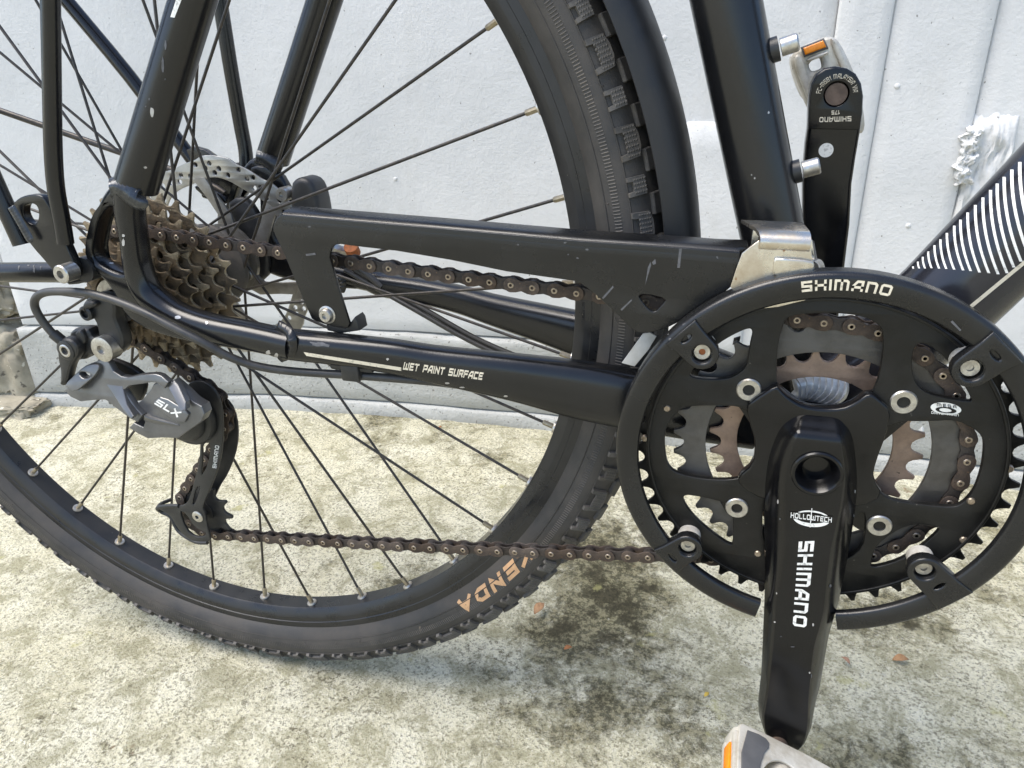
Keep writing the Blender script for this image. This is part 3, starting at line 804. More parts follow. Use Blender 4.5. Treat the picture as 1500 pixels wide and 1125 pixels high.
for k in range(NK):
    th = 2*PI*k/NK+.012
    me = KB if k % 2 == 0 else KS
    # which way is "across": +y of the knob towards the crown
    Mx = knob_matrix(th, math.radians(-60))
    across = (Mx.to_3x3() @ Vector((0, 1, 0))).y
    Mx = knob_matrix(th, math.radians(-60), 1 if across > 0 else -1)
    obj('tread_knob', me, wheel, Mx @ Matrix.Diagonal((1.02, 1.1, .62, 1)))
    obj('tread_knob', KI, wheel, knob_matrix(th+PI/NK, math.radians(-29)) @ Matrix.Diagonal((1, 1, .7, 1)))
    for psi, o_ in ((20, 0), (50, PI/NK)):
        vs = [tuple(p.co) for p in KI.vertices]; fs = [tuple(p.vertices) for p in KI.polygons]
        far_tread.add(xform((vs, fs), knob_matrix(th+o_, math.radians(psi))))
tag(far_tread.build('far_tread', M['knob'], wheel, 20), kind='stuff')
# fine ribbed band on the sidewall, and the mould whiskers
band = MB(); NB = 1100
for k in range(NB):
    th = 2*PI*k/NB; dt = 2*PI/NB*.25
    q = [tyre_pt(th-dt, math.radians(-101), .00002), tyre_pt(th+dt, math.radians(-101), .00002), tyre_pt(th+dt, math.radians(-90), .00002), tyre_pt(th-dt, math.radians(-90), .00002)]
    w = [tyre_pt(th, math.radians(-101), .0004), tyre_pt(th, math.radians(-90), .0004)]
    band.add((q+w, [(0, 4, 5, 3), (1, 2, 5, 4), (0, 1, 4), (2, 3, 5)]))
tag(band.build('ribbed_band', M['knob'], wheel, 20), kind='stuff')
wh = MB()
for k in range(64):
    th = 2*PI*k/64+random.uniform(-.02, .02)
    a = tyre_pt(th, math.radians(random.choice((-108, -70, -64))), 0)
    n = Vector((random.uniform(-.4, .4), -1, random.uniform(-.4, .4))).normalized()
    t = Vector((random.uniform(-1, 1), 0, random.uniform(-1, 1)))*.0012
    wh.add(vf_tube([a, a+n*.0012, a+n*.0022+t, a+n*.0024+t*2.6], [.00028, .00025, .0002, .00012], seg=6, n=2))
tag(wh.build('mould_whiskers', M['knob'], wheel), kind='stuff')
for q in (-113, -74):
    c0 = tyre_pt(0, math.radians(q), .0001); R0 = c0.x-WX
    lathe('mould_line', [(R0+.00045*math.cos(t), c0.y+.00045*math.sin(t)) for t in np.linspace(0, 2*PI, 7)[:-1]], WX, WZ, M['rubber'], wheel, seg=200, closed=True, smooth=60)
# maker's lettering on the near sidewall, reading with its feet to the rim
def ang(px, py, Y=-.018):
    p = at(px, py, Y); return math.atan2(p.z-WZ, p.x-WX)
tv, tf = text_uv('KEnDa', .27, .34, .22)
a0, a1 = ang(779, 803), ang(677, 888)
tv3 = [tyre_pt(a0+(a1-a0)*u, math.radians(-122+29*(v)), .00035) for u, v in tv]
new('lettering', tv3, tf, M['gold'], wheel, 0)
# hub, freehub side flange, disc side
hubprof = [(0, -.026), (.0235, -.026), (.0255, -.0225), (.0255, -.0185), (.0185, -.0165), (.0165, -.010), (.0160, .012), (.0185, .026), (.0310, .0300), (.0320, .0330), (.0310, .0360), (.0220, .0400), (.0220, .0505), (0, .0505)]
lathe('hub', hubprof, WX, WZ, M['hub'], wheel)
lathe('axle', [(0, -.0735), (.0062, -.0735), (.0062, -.060), (.0085, -.060), (.0085, .060), (.0062, .060), (.0062, .0735), (0, .0735)], WX, WZ, M['steel'], wheel, 24)
# spokes, laced three-cross
nv, nf = vf_lathe([(0, 0), (.0016, 0), (.0019, -.0015), (.0019, -.010), (.0015, -.0108), (0, -.0108)], 0, 0, 8)
NIP = mesh('nipple', nv, nf, M['brass'], 30)
ev, ef = vf_lathe([(.0021, -.0012), (.0040, -.0012), (.0043, -.0004), (.0043, .001), (.0021, .001)], 0, 0, 16)
EYE = mesh('eyelet', ev, ef, M['eyelet'], 30)
lv, lf = vf_lathe([(0, 0), (.00104, 0), (.00104, 1.0), (0, 1.0)], 0, 0, 8)
SPK = mesh('spoke', lv, lf, M['spoke'], 60)
spoke_dir = Vector()
for k in range(36):
    aa = math.radians(-137.6+10*k); s = k % 4
    side, off = [('R', 60), ('L', 60), ('R', -60), ('L', -60)][s]
    fl, Rf = ((-.0205, .0225) if side == 'R' else (.0330, .0285))
    bq = aa+math.radians(off)
    a = Vector((WX+.2985*math.cos(aa), (-.0015 if side == 'R' else .0015), WZ+.2985*math.sin(aa)))
    h = Vector((WX+Rf*math.cos(bq), fl+(.0015 if off > 0 else -.0015), WZ+Rf*math.sin(bq)))
    d = (h-a); Lg = d.length; d.normalize()
    Mx = axis_matrix(a, -d)           # local +Y runs along d
    obj('spoke', SPK, wheel, Mx @ Matrix.Diagonal((1, Lg, 1, 1)))
    obj('nipple', NIP, wheel, axis_matrix(a-d*.0015, d))
    rad = Vector((-math.cos(aa), 0, -math.sin(aa)))
    obj('eyelet', EYE, wheel, axis_matrix(a+rad*.0002, rad, (0, 1, 0)))

# ================= brake disc and caliper (far side)
brake = part('disc_brake')
RO = []
for k in range(192):
    a = 2*PI*k/192; w = math.tanh(3*math.cos(a*8+.6))
    RO.append((WX+(.0788+.0014*w)*math.cos(a), WZ+(.0788+.0014*w)*math.sin(a)))
holes = []
for k in range(36):
    for j, rr in enumerate((.0743, .0709, .0675)):
        if (k+j) % 3 == 2: continue
        a = 2*PI*(k+.35*j)/36; holes.append(circle(WX+rr*math.cos(a), WZ+rr*math.sin(a), .0019, 12))
inner = []
for k in range(144):
    a = 2*PI*k/144; w = math.cos(a*8+.6); inner.append((WX+(.0628+.0012*w)*math.cos(a), WZ+(.0628+.0012*w)*math.sin(a)))
plate('rotor_track', RO, [inner]+holes, .0510, .0528, .0003, M['rotor'], brake, 30)
for k in range(6):
    a = 2*PI*k/6+.30; b = a+.42
    c_ = lambda r, t: (WX+r*math.cos(t), WZ+r*math.sin(t))
    plate('rotor_arm', [c_(.0645, b-.085), c_(.0655, b), c_(.0645, b+.085), c_(.050, b-.02), c_(.036, a+.25), c_(.027, a+.33), c_(.024, a-.33), c_(.038, a-.08), c_(.052, b-.20)], [], .0508, .0530, .0003, M['rotorarm'], brake, 30)
lathe('rotor_carrier', [(.014, .0500), (.0285, .0500), (.0285, .0535), (.014, .0535)], WX, WZ, M['rotorarm'], brake, closed=True)
for k in range(6):
    a = 2*PI*k/6+.5; v, f = vf_lathe([(0, .0485), (.0022, .0485), (.0022, .0472), (.0040, .0472), (.0043, .0478), (.0043, .0500), (0, .0500)], WX+.022*math.cos(a), WZ+.022*math.sin(a), 16)
    new('rotor_bolt', v, f, M['steel'], brake)
cal = [(424, 270), (431, 262), (442, 260), (454, 266), (461, 280), (466, 300), (470, 330), (432, 330), (424, 305)]
plate('caliper_body', round_poly(xz(cal, .043), 1), [], .043, .064, .004, M['caliper'], brake, 40)
cp = at(417, 284, .046)
v, f = vf_lathe([(0, .044), (.0022, .044), (.0022, .0415), (.0048, .0415), (.0052, .0425), (.0052, .052), (0, .052)], cp.x, cp.z, 20); new('caliper_bolt', v, f, M['steel'], brake)
plate('caliper_bracket', round_poly(xz([(366, 246), (386, 240), (412, 252), (425, 275), (440, 300), (436, 330), (412, 322), (396, 292), (380, 268)], .062), 1), [], .0585, .0665, .002, M['frame'], brake, 40)
plate('caliper_bracket', round_poly(xz([(284, 274), (292, 270), (320, 281), (334, 292), (330, 300), (300, 288)], .062), 1), [], .060, .067, .002, M['frame'], brake, 40)
plate('caliper_bracket', round_poly(xz([(330, 300), (352, 285), (372, 300), (390, 345), (396, 400), (380, 415), (366, 380), (350, 335)], .060), 1), [], .058, .066, .003, M['caliper'], brake, 40)
tube('brake_hose', [at(505, 395, .060), at(548, 420, .060), at(610, 455, .054), at(690, 500, .046), at(770, 535, .040), at(850, 556, .034)], .0020, M['cable'], brake)
tube('brake_hose', [at(520, 395, .062), at(560, 420, .062), at(620, 452, .056), at(700, 497, .048), at(780, 530, .042), at(850, 548, .036)], .0020, M['cable'], brake)
tube('brake_hose', [at(500, 372, .062), at(512, 380, .062), at(525, 392, .061), at(560, 420, .060)], .0026, M['cable'], brake)
bp_ = at(497, 366, .058)
v, f = xform(vf_lathe([(0, -.006), (.0042, -.006), (.0042, .010), (0, .010)], 0, 0, 6), axis_matrix(bp_, (-.5, -.6, .4))); new('hose_nut', v, f, M['steel'], brake, 20)
v, f = xform(vf_lathe([(.0028, -.004), (.0055, -.004), (.0055, .004), (.0028, .004)], 0, 0, 20), axis_matrix(at(516, 366, .056), (.1, -.6, .8))); new('banjo_bolt', v, f, M['rust'], brake)
# ================= cassette
def sprocket_outline(n, cx, cz, rp, a0=0.0, rr=.0040, tip=.0028, tw=.32):
    out = []; st = 2*PI/n
    for k in range(n):
        a = a0+k*st; c = Vector((math.cos(a), math.sin(a))); t = Vector((-c.y, c.x))
        ctr = c*rp
        for q in (-62, -31, 0, 31, 62):
            b = math.radians(q); p = ctr+(-c*math.cos(b)+t*math.sin(b))*rr
            out.append((cx+p.x, cz+p.y))
        for s in (-tw/2, tw/2):
            b = a+st/2+s*st*.5; r = rp+tip
            out.append((cx+r*math.cos(b), cz+r*math.sin(b)))
    return out
cassette = part('cassette')
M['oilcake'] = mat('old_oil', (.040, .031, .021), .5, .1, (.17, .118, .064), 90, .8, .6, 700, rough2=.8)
TEETH = [32, 28, 24, 21, 18, 16, 14, 12, 11]
for i, n in enumerate(TEETH):
    rp = .0127/(2*math.sin(PI/n)); Y = -.0262-.00435*i
    hs = []
    if n >= 18:
        nh = {32: 16, 28: 14, 24: 12, 21: 10, 18: 8}[n]
        for k in range(nh): a = 2*PI*k/nh+i*.3; hs.append(circle(WX+(rp-.0095)*math.cos(a), WZ+(rp-.0095)*math.sin(a), .0028 if n > 20 else .0022, 12))
    hs.append(circle(WX, WZ, .0175 if n > 12 else .012, 28))
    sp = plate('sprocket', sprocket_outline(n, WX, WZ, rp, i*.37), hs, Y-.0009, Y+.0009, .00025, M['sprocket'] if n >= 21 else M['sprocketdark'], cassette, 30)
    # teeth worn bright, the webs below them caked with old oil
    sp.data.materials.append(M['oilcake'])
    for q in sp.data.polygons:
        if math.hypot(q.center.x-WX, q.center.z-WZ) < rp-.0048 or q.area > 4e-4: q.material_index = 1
lathe('spacer_body', [(.0172, -.064), (.0205, -.064), (.0205, -.030), (.033, -.0295), (.033, -.0245), (.0172, -.0245)], WX, WZ, M['sprocketdark'], cassette, closed=True)
lathe('lockring', [(.008, -.0655), (.0150, -.0655), (.0150, -.0630), (.008, -.0630)], WX, WZ, M['steel'], cassette, closed=True)

# ================= chain
chain = part('chain')
UP, LO = at(296, 600, -.0393), at(288, 758, -.050)
CIRC = [(0.0, ZO, .0728, 1, -.050), (LO.x, LO.z, .0223, 1, -.0393), (UP.x, UP.z, .0223, -1, -.0393), (WX, WZ, .0426, 1, -.0393)]   # +1 = clockwise seen from the drive side
def tangent(c1, c2):
    """leaving point on c1 and arriving point on c2 for a belt running c1 -> c2"""
    p1, p2 = np.array(c1[:2]), np.array(c2[:2]); d = p2-p1; D = np.linalg.norm(d); base = math.atan2(d[1], d[0])
    r1, r2 = c1[2]*c1[3], c2[2]*c2[3]          # clockwise: contact normal is +90 deg left of travel
    al = math.asin((r1-r2)/D)
    n = base+PI/2-al                       # direction of the contact normal for clockwise circles
    nv = np.array([math.cos(n), math.sin(n)])
    return p1+nv*r1, p2+nv*r2
path = []
K = len(CIRC)
tl = [tangent(CIRC[i], CIRC[(i+1) % K]) for i in range(K)]
for i in range(K):
    c = CIRC[i]; a = tl[i-1][1]; b = tl[i][0]
    ta = math.atan2(a[1]-c[1], a[0]-c[0]); tb = math.atan2(b[1]-c[1], b[0]-c[0])
    if c[3] > 0:
        while tb > ta: tb -= 2*PI
    else:
        while tb < ta: tb += 2*PI
    n = max(2, int(abs(tb-ta)/.05))
    for k in range(n+1):
        t = ta+(tb-ta)*k/n; path.append((c[0]+c[2]*math.cos(t), c[4], c[1]+c[2]*math.sin(t)))
    q = tl[i]; Y0, Y1 = c[4], CIRC[(i+1) % K][4]
    sag = .0025 if i in (0, 3) else 0
    m = 30
    for k in range(1, m):
        t = k/m; path.append((q[0][0]*(1-t)+q[1][0]*t, Y0*(1-t)+Y1*t, q[0][1]*(1-t)+q[1][1]*t-sag*4*t*(1-t)))
path = np.array(path+[path[0]])
dl_ = np.r_[0, np.cumsum(np.linalg.norm(np.diff(path, axis=0), axis=1))]
NL = int(round(dl_[-1]/.0127/2))*2
pitch = dl_[-1]/NL
def on_path(s):
    s %= dl_[-1]; return Vector([float(np.interp(s, dl_, path[:, i])) for i in range(3)])
def link_outline(h, waist):
    o = []
    for k in range(13): a = PI/2+PI*k/12; o.append((h*math.cos(a), h*math.sin(a)))
    o += [(.0030, -h*.93), (.00635, -waist), (.0097, -h*.93)]
    for k in range(13): a = -PI/2+PI*k/12; o.append((.0127+h*math.cos(a), h*math.sin(a)))
    o += [(.0097, h*.93), (.00635, waist), (.0030, h*.93)]
    return o
def link_mesh(outer):
    mb = MB(); h = .0042 if outer else .0040
    y = .0024 if outer else .0013
    for s in (-1, 1):
        lo, hi = sorted((s*y, s*(y+.0009)))
        mb.add(weld(vf_plate(link_outline(h, .0028 if outer else .0030), (), lo, hi, .0002)))
    if outer:
        for x in (0, .0127): mb.add(vf_lathe([(0, -.0033), (.0009, -.0033), (.0009, -.0036), (.0016, -.0036), (.0019, -.0033), (.0019, .0035), (0, .0035)], x, 0, 12))
    else:
        for x in (0, .0127): mb.add(vf_lathe([(0, -.0013), (.0038, -.0013), (.0038, .0013), (0, .0013)], x, 0, 14))
    me = mb.mesh('outer_link' if outer else 'inner_link', M['chain'] if outer else M['chaintop'], 35)
    if outer:
        me.materials.append(M['pin'])
        for p in me.polygons:
            if p.center.y < -.00331 and (p.center.x**2+p.center.z**2 < .0021**2 or (p.center.x-.0127)**2+p.center.z**2 < .0021**2): p.material_index = 1
    return me
LO_M, LI_M = link_mesh(True), link_mesh(False)
for k in range(NL):
    a, b = on_path(k*pitch+.003), on_path((k+1)*pitch+.003)
    x = (b-a).normalized(); y = Vector((0, 1, 0)); z = x.cross(y).normalized(); y = z.cross(x)
    Mx = Matrix((x*(b-a).length/.0127, y, z)).transposed().to_4x4(); Mx.translation = a
    obj('outer_link' if k % 2 == 0 else 'inner_link', LO_M if k % 2 == 0 else LI_M, chain, Mx)

# ================= crankset
crankset = part('crankset')
Yr = -.0600
ringtop = sprocket_outline(48, 0, ZO, .0950, .02, .0040, .0024, .30)
W_top = [(1139, 505), (1137, 560), (1142, 575), (1160, 600), (1240, 605), (1270, 590), (1286, 560), (1293, 523), (1295, 490), (1287, 474), (1257, 461), (1200, 458), (1152, 463), (1146, 480)]
W_right = [(1312, 617), (1360, 618), (1400, 615), (1428, 629), (1440, 641), (1442, 655), (1439, 684), (1428.5, 718), (1410, 739), (1393, 744), (1329, 737), (1295, 729), (1272, 700), (1265, 665), (1285, 635)]
W_left = [(973, 633), (974, 663), (978, 682), (991, 694), (1034, 703), (1080, 703), (1110, 690), (1122, 660), (1112, 625), (1095, 596), (1040, 594), (1000, 596), (984, 612)]
W_ul = [(1008, 554), (1064, 557), (1086, 546), (1095, 534), (1098, 505), (1103, 486), (1098, 480), (1075, 490), (1050, 505), (1030, 525), (1015, 541)]
W_ur = [(1338, 502), (1363, 505), (1393, 533), (1405, 553), (1425, 585), (1421, 589), (1355, 578), (1335, 552)]
W_ll = [(997, 724), (1008, 748), (1034, 774), (1070, 800), (1074, 795), (1073, 740), (1055, 735), (1027, 728)]
W_lr = [(1284, 797), (1275, 826), (1280, 833), (1329, 818), (1378, 778), (1372, 771), (1329, 768)]
W_bot = [(1115, 745), (1130, 735), (1170, 790), (1225, 790), (1262, 745), (1270, 760), (1262, 815), (1190, 830), (1120, 812)]
wins = [round_poly(xz(w, Yr), 2) for w in (W_top, W_right, W_left, W_ul, W_ur, W_ll, W_lr, W_bot)]
outer_ring = plate('chainring', circle(0, ZO, .0893, 160), wins, Yr, Yr+.0034, .0006, M['ring'], crankset, 30)
plate('chainring_teeth', ringtop, [circle(0, ZO, .0850, 120)], Yr+.0036, Yr+.0060, .0003, M['ring'], crankset, 30)
# stiffening rib on the big ring's face
rb = circle(0, ZO, .0890, 140); rbi = circle(0, ZO, .0872, 140)
plate('chainring_rib', rb, [rbi], Yr-.0010, Yr+.0010, .0005, M['ring'], crankset, 30)
mid_in = circle(0, ZO, .0570, 64)
plate('chainring', sprocket_outline(36, 0, ZO, .0127/(2*math.sin(PI/36)), .06, .0041, .0020, .28), [mid_in], -.0512, -.0484, .0003, M['ringside'], crankset, 30)
plate('chainring', sprocket_outline(26, 0, ZO, .0127/(2*math.sin(PI/26)), .1, .0041, .0026, .30), [circle(0, ZO, .0400, 64)], -.0432, -.0408, .0003, M['smallring'], crankset, 30)
for x, y in ((977, 599), (944, 643), (1479, 688), (1423, 735), (1412, 792), (1110, 812)):
    p = at(x, y, Yr-.0006); v, f = vf_lathe([(0, -.0006), (.0016, -.0006), (.0021, 0), (.0021, .0012), (0, .0012)], p.x, p.z, 14)
    v = [(a, b+Yr, c) for a, b, c in v]; new('shift_pin', v, f, M['pin'], crankset)
# spider: four arms under the crank root
Ys = -.0650
spd = [(1092, 597), (1105, 585), (1138, 564), (1143, 572), (1156, 584), (1177, 596), (1204, 600), (1233, 599), (1252, 591), (1274, 575), (1290, 586), (1306, 602), (1300, 635), (1283, 680), (1279, 702), (1295, 727), (1262, 745), (1225, 735), (1170, 735), (1120, 735), (1082, 712), (1081, 699), (1103, 682), (1107, 650), (1099, 624)]
spider = plate('spider', round_poly(xz(spd, Ys), 1), [circle(0, ZO, .0085, 20)], Ys, Ys+.0075, .0016, M['crank'], crankset, 40)
for k in range(4):
    a = math.radians(135.85-90*k); c = (.052*math.cos(a), ZO+.052*math.sin(a))
    t = .012
    arm = [(.030*math.cos(a-.5), ZO+.030*math.sin(a-.5)), (.050*math.cos(a-.22), ZO+.050*math.sin(a-.22)), (.0585*math.cos(a-.12), ZO+.0585*math.sin(a-.12)), (.0600*math.cos(a), ZO+.0600*math.sin(a)), (.0585*math.cos(a+.12), ZO+.0585*math.sin(a+.12)), (.050*math.cos(a+.22), ZO+.050*math.sin(a+.22)), (.030*math.cos(a+.5), ZO+.030*math.sin(a+.5))]
    plate('spider_arm', arm, [], -.0578, -.0526, .0006, M['crank'], crankset, 40)
    prof = [(0, -.0545), (.0029, -.0545), (.0031, -.0610), (.0058, -.0612), (.0064, -.0606), (.0064, -.0590), (.0048, -.0588), (.0048, -.045), (0, -.045)]
    v, f = vf_lathe(prof, c[0], c[1], 28); new('chainring_bolt', v, f, M['steel'], crankset)
# right crank arm: lofted bar with bevelled flanks; rows give the picture's back and front edges
rows = [(608, 1176, 1182, 1218, 1226, -.0645, -.0630), (614, 1164, 1173, 1226, 1234, -.0668, -.0630), (626, 1153, 1169, 1230, 1240, -.0708, -.0630), (640, 1143, 1166, 1233, 1245, -.0752, -.0635), (656, 1133, 1160, 1236, 1250, -.0763, -.0635), (690, 1122, 1150, 1240, 1254, -.0764, -.0640),
        (729, 1116.5, 1147, 1236, 1254.5, -.0768, -.0645), (766, 1115, 1148, 1228, 1250, -.0775, -.0650), (807, 1115.6, 1148, 1219, 1244, -.0790, -.0660), (850, 1116, 1141, 1214, 1236, -.0803, -.0670), (889, 1116, 1134, 1210, 1228, -.0815, -.0685), (920, 1115, 1132, 1202, 1219, -.0826, -.070),
        (951, 1113.6, 1130, 1194, 1211, -.0838, -.0715), (1013, 1110.7, 1123, 1188, 1200, -.0862, -.0740), (1040, 1108, 1119, 1187, 1193, -.0870, -.0750), (1060, 1106, 1116, 1186, 1189, -.0874, -.0755), (1082, 1108, 1120, 1180, 1185, -.0875, -.0755), (1094, 1120, 1132, 1172, 1177, -.0872, -.0757), (1099, 1138, 1145, 1165, 1168, -.0868, -.0760)]
cv, cf = [], []
RR = smooth_path(rows, 4); nseg = 0
for y, xa, xb, xc, xd, yf, yb in RR:
    A, B, C_, D_ = at(xa, y, yb), at(xb, y, yf), at(xc, y, yf), at(xd, y, yb)
    zz = (B.z+C_.z)/2
    sec = []
    def lerp(a, b, t): return a+(b-a)*t
    A2 = Vector((A.x, yb+.0015, zz)); D2 = Vector((D_.x, yb+.0015, zz)); B.z = C_.z = A.z = D_.z = zz
    sec = [A2, lerp(A, B, .06), lerp(A, B, .50), lerp(A, B, .90), lerp(B, C_, .035), lerp(B, C_, .10), lerp(B, C_, .30), lerp(B, C_, .5), lerp(B, C_, .7), lerp(B, C_, .90), lerp(B, C_, .965), lerp(D_, C_, .90), lerp(D_, C_, .5), lerp(D_, C_, .06), D2]
    nseg = len(sec); cv += sec
nr = len(RR)
for i in range(nr-1):
    for k in range(nseg):
        l = (k+1) % nseg; cf.append((i*nseg+k, i*nseg+l, (i+1)*nseg+l, (i+1)*nseg+k))
cf.append(tuple(range(nseg))); cf.append(tuple((nr-1)*nseg+k for k in range(nseg)))
crank_arm = new('crank_arm', cv, cf, M['crank'], crankset, 28)
cutter = obj('cutter', mesh('cutter', *vf_lathe([(0, -.095), (.0118, -.095), (.0118, -.0668), (0, -.0668)], 0, ZO, 56), None, 0))
bo = crank_arm.modifiers.new('bore', 'BOOLEAN'); bo.operation = 'DIFFERENCE'; bo.solver = 'EXACT'; bo.object = cutter
bpy.context.view_layer.update()
cut_me = bpy.data.meshes.new_from_object(crank_arm.evaluated_get(bpy.context.evaluated_depsgraph_get()))
crank_arm.modifiers.clear(); crank_arm.data = cut_me
bpy.data.objects.remove(cutter)
finish(cut_me, None, 28)
crank_boss = lathe('crank_boss', [(.0066, -.0660), (.0068, -.0712), (.0082, -.0730), (.0100, -.0768), (.0108, -.0778), (.0120, -.0779), (.0127, -.0772), (.0128, -.0760), (.0117, -.0755), (.0117, -.0660)], 0, ZO, M['crank'], crankset, seg=56, closed=True)
lathe('spindle_end', [(0, -.0665), (.0070, -.0665), (.0070, -.030), (0, -.030)], 0, ZO, M['axle'], crankset)
skk = Skin(crank_arm)
lay('lettering', text_uv('SHIMANO', .235, .26), [(1170, 793), (1161, 916), (1181, 919), (1193, 792)], skk, M['white'], crankset)
# oval badge with a fine cross line
def ring_uv(n=40, a=.5, b=.5, a2=.40, b2=.34, dx=0.0, dy=0.0):
    v = []
    for k in range(n):
        t = 2*PI*k/n; v += [(.5+a*math.cos(t), .5+b*math.sin(t)), (.5+dx+a2*math.cos(t), .5+dy+b2*math.sin(t))]
    return v, [(2*k, 2*k+1, (2*k+3) % (2*n), (2*k+2) % (2*n)) for k in range(n)]
lay('badge', ring_uv(40, .46, .5, .40, .34, -.01, .06), [(1159, 769), (1218, 774), (1219, 750), (1160, 745)], skk, M['white'], crankset)
lay('badge_band', grid_uv(8, 1), [(1156, 758.6), (1220, 766), (1220.5, 756), (1156.5, 748.6)], skk, M['crank'], crankset, .00035)
lay('lettering', text_uv('HOLLOWTECH', .20, .24), [(1158, 757.8), (1218, 764.8), (1218.5, 757.4), (1158.5, 749.8)], skk, M['white'], crankset, .0005)
lay('badge_line', grid_uv(2, 4), [(1186, 772), (1187.2, 772), (1189.8, 744), (1188.6, 744)], skk, M['white'], crankset, .0004)
for k, (x, y, w, h) in enumerate([(1140, 735, 3, 9), (1143, 760, 2.5, 4), (1135, 911, 3, 3), (1161, 947, 7, 1.6), (1138, 869, 2.5, 4), (1216, 858, 4, 6), (1191, 915, 3, 6), (1144, 932, 2, 2), (1186, 985, 3, 4), (1188, 990, 2, 8), (1252, 720, 2, 6), (1250, 755, 2, 5)]):
    lay('paint_chip', blot(9, k+60), [(x-w/2, y+h/2), (x+w/2, y+h/2), (x+w/2, y-h/2), (x-w/2, y-h/2)], skk, M['chip'] if k % 2 == 0 else M['scuff'], crankset)
sko = Skin(outer_ring)
bq = [(1363, 605), (1408, 609), (1408, 592), (1363, 587)]
lay('badge', blot(36, 1, 0), bq, sko, M['white'], crankset)
lay('badge_ring', ring_uv(30, .34, .26, .20, .17, -.02, .0), [(x, y+2.2) for x, y in bq], sko, M['ring'], crankset, .0004)
lay('lettering', text_uv('MEGA', .2, .5), [(1372, 594.5), (1401, 597.5), (1400, 593.2), (1372, 590)], sko, M['ring'], crankset, .0005)
lay('lettering', text_uv('DRIVE TRAIN', .18, .22), [(1364, 605.5), (1404, 609.5), (1404, 606), (1364, 602)], sko, M['white'], crankset, .0004)
# bash guard: open ring standing in front of the big chainring on four screwed tabs
g = []
A0, A1 = math.radians(-76.3), math.radians(360-101.0)
Ro, Ri, Yg = .1047, .0921, -.0735
gprof = [(Ri, Yg+.0012), (Ri+.0012, Yg), (Ro-.0030, Yg), (Ro-.0021, Yg+.0002), (Ro-.0013, Yg+.0006), (Ro-.0006, Yg+.0013), (Ro-.0002, Yg+.0022), (Ro, Yg+.0034), (Ro, Yg+.0105), (Ro-.0025, Yg+.0105), (Ro-.0025, Yg+.0040), (Ri, Yg+.0040)]
gv_, gf_ = [], []; ns = 150; npf = len(gprof)
for i in range(ns+1):
    a = A0+(A1-A0)*i/ns
    for r, y in gprof: gv_.append((r*math.cos(a), y, ZO+r*math.sin(a)))
for i in range(ns):
    for k in range(npf):
        l = (k+1) % npf; gf_.append((i*npf+k, i*npf+l, (i+1)*npf+l, (i+1)*npf+k))
gf_.append(tuple(range(npf))); gf_.append(tuple(ns*npf+k for k in range(npf)))
bash = new('bash_guard', gv_, gf_, M['guard'], crankset, 50)
for (x, y, rot) in ((1028, 519, 136.2), (1424, 543, 47.0), (1007, 804, -135.2), (1355, 838, -42.5)):
    p = at(x, y, Yg-.0012); a = math.radians(rot); c = Vector((math.cos(a), math.sin(a))); t = Vector((-c.y, c.x)); o = Vector((p.x, p.z))
    rc = Vector((p.x, p.z-ZO)).length
    tabp = []
    for k in range(9): b = -PI/2-PI*k/8; tabp.append(o+c*.0085*math.cos(b)+t*.0085*math.sin(b)*-1)
    e = .1022-rc
    tabp = [o+c*.0085*math.cos(b)+t*.0085*math.sin(b) for b in [PI/2+PI*k/10 for k in range(11)]] + [o-t*.0090+c*e*.6, o-t*.0100+c*e, o+t*.0100+c*e, o+t*.0090+c*e*.6]
    slot = o+c*.0112
    sl = [slot+c*.0011*math.cos(b)+t*.0032*math.sin(b) for b in [2*PI*k/10 for k in range(10)]]
    plate('guard_tab', [tuple(q) for q in tabp], [[(o.x+.0050*math.cos(2*PI*k/20), o.y+.0050*math.sin(2*PI*k/20)) for k in range(20)], [tuple(q) for q in sl]], Yg-.0016, Yg+.0052, .0011, M['guard'], crankset, 40)
    lathe('screw_cup', [(0, Yg+.0030), (.0026, Yg+.0030), (.0026, Yg+.0050), (0, Yg+.0050)], o.x, o.y, M['rust'] if x == 1028 else M['steel'], crankset, 20)
    v, f = vf_lathe([(0, Yg+.0040), (.0028, Yg+.0040), (.0030, Yg+.0034), (.0017, Yg+.0022), (.0040, Yg+.0020), (.0044, Yg+.0026), (.0044, Yg+.0060), (0, Yg+.0060)], o.x, o.y, 20)
    new('guard_screw', v, f, M['steel'], crankset)
    lathe('guard_standoff', [(.0030, Yg+.0053), (.0066, Yg+.0053), (.0066, Yr-.0002), (.0030, Yr-.0002)], o.x, o.y, M['standoff'], crankset, 24, True)
skg = Skin(bash)
# lettering round the top of the guard
tv, tf = text_uv('SHIMANO', .225, .26)
def gp(px, py): q = at(px, py, Yg); return math.atan2(q.z-ZO, q.x), math.hypot(q.x, q.z-ZO)
aL, rL = gp(1174, 421); aR, rR = gp(1307, 424)
v3 = []
for u, v in tv:
    a = aL+(aR-aL)*u; r = .0964+.0052*v
    v3.append((r*math.cos(a), Yg-.0002, ZO+r*math.sin(a)))
new('lettering', v3, tf, M['cream'], crankset, 0)
for k, (q) in enumerate([[(1010, 500), (1000, 475), (1004, 473), (1015, 498)], [(984, 512), (978, 490), (980, 489), (990, 510)], [(1392, 471), (1406, 485), (1408, 483), (1395, 469)], [(1268, 441), (1270, 449), (1272, 448), (1270, 440)]]):
    lay('scuff', grid_uv(3, 3), q, skg, M['scuff'], crankset)

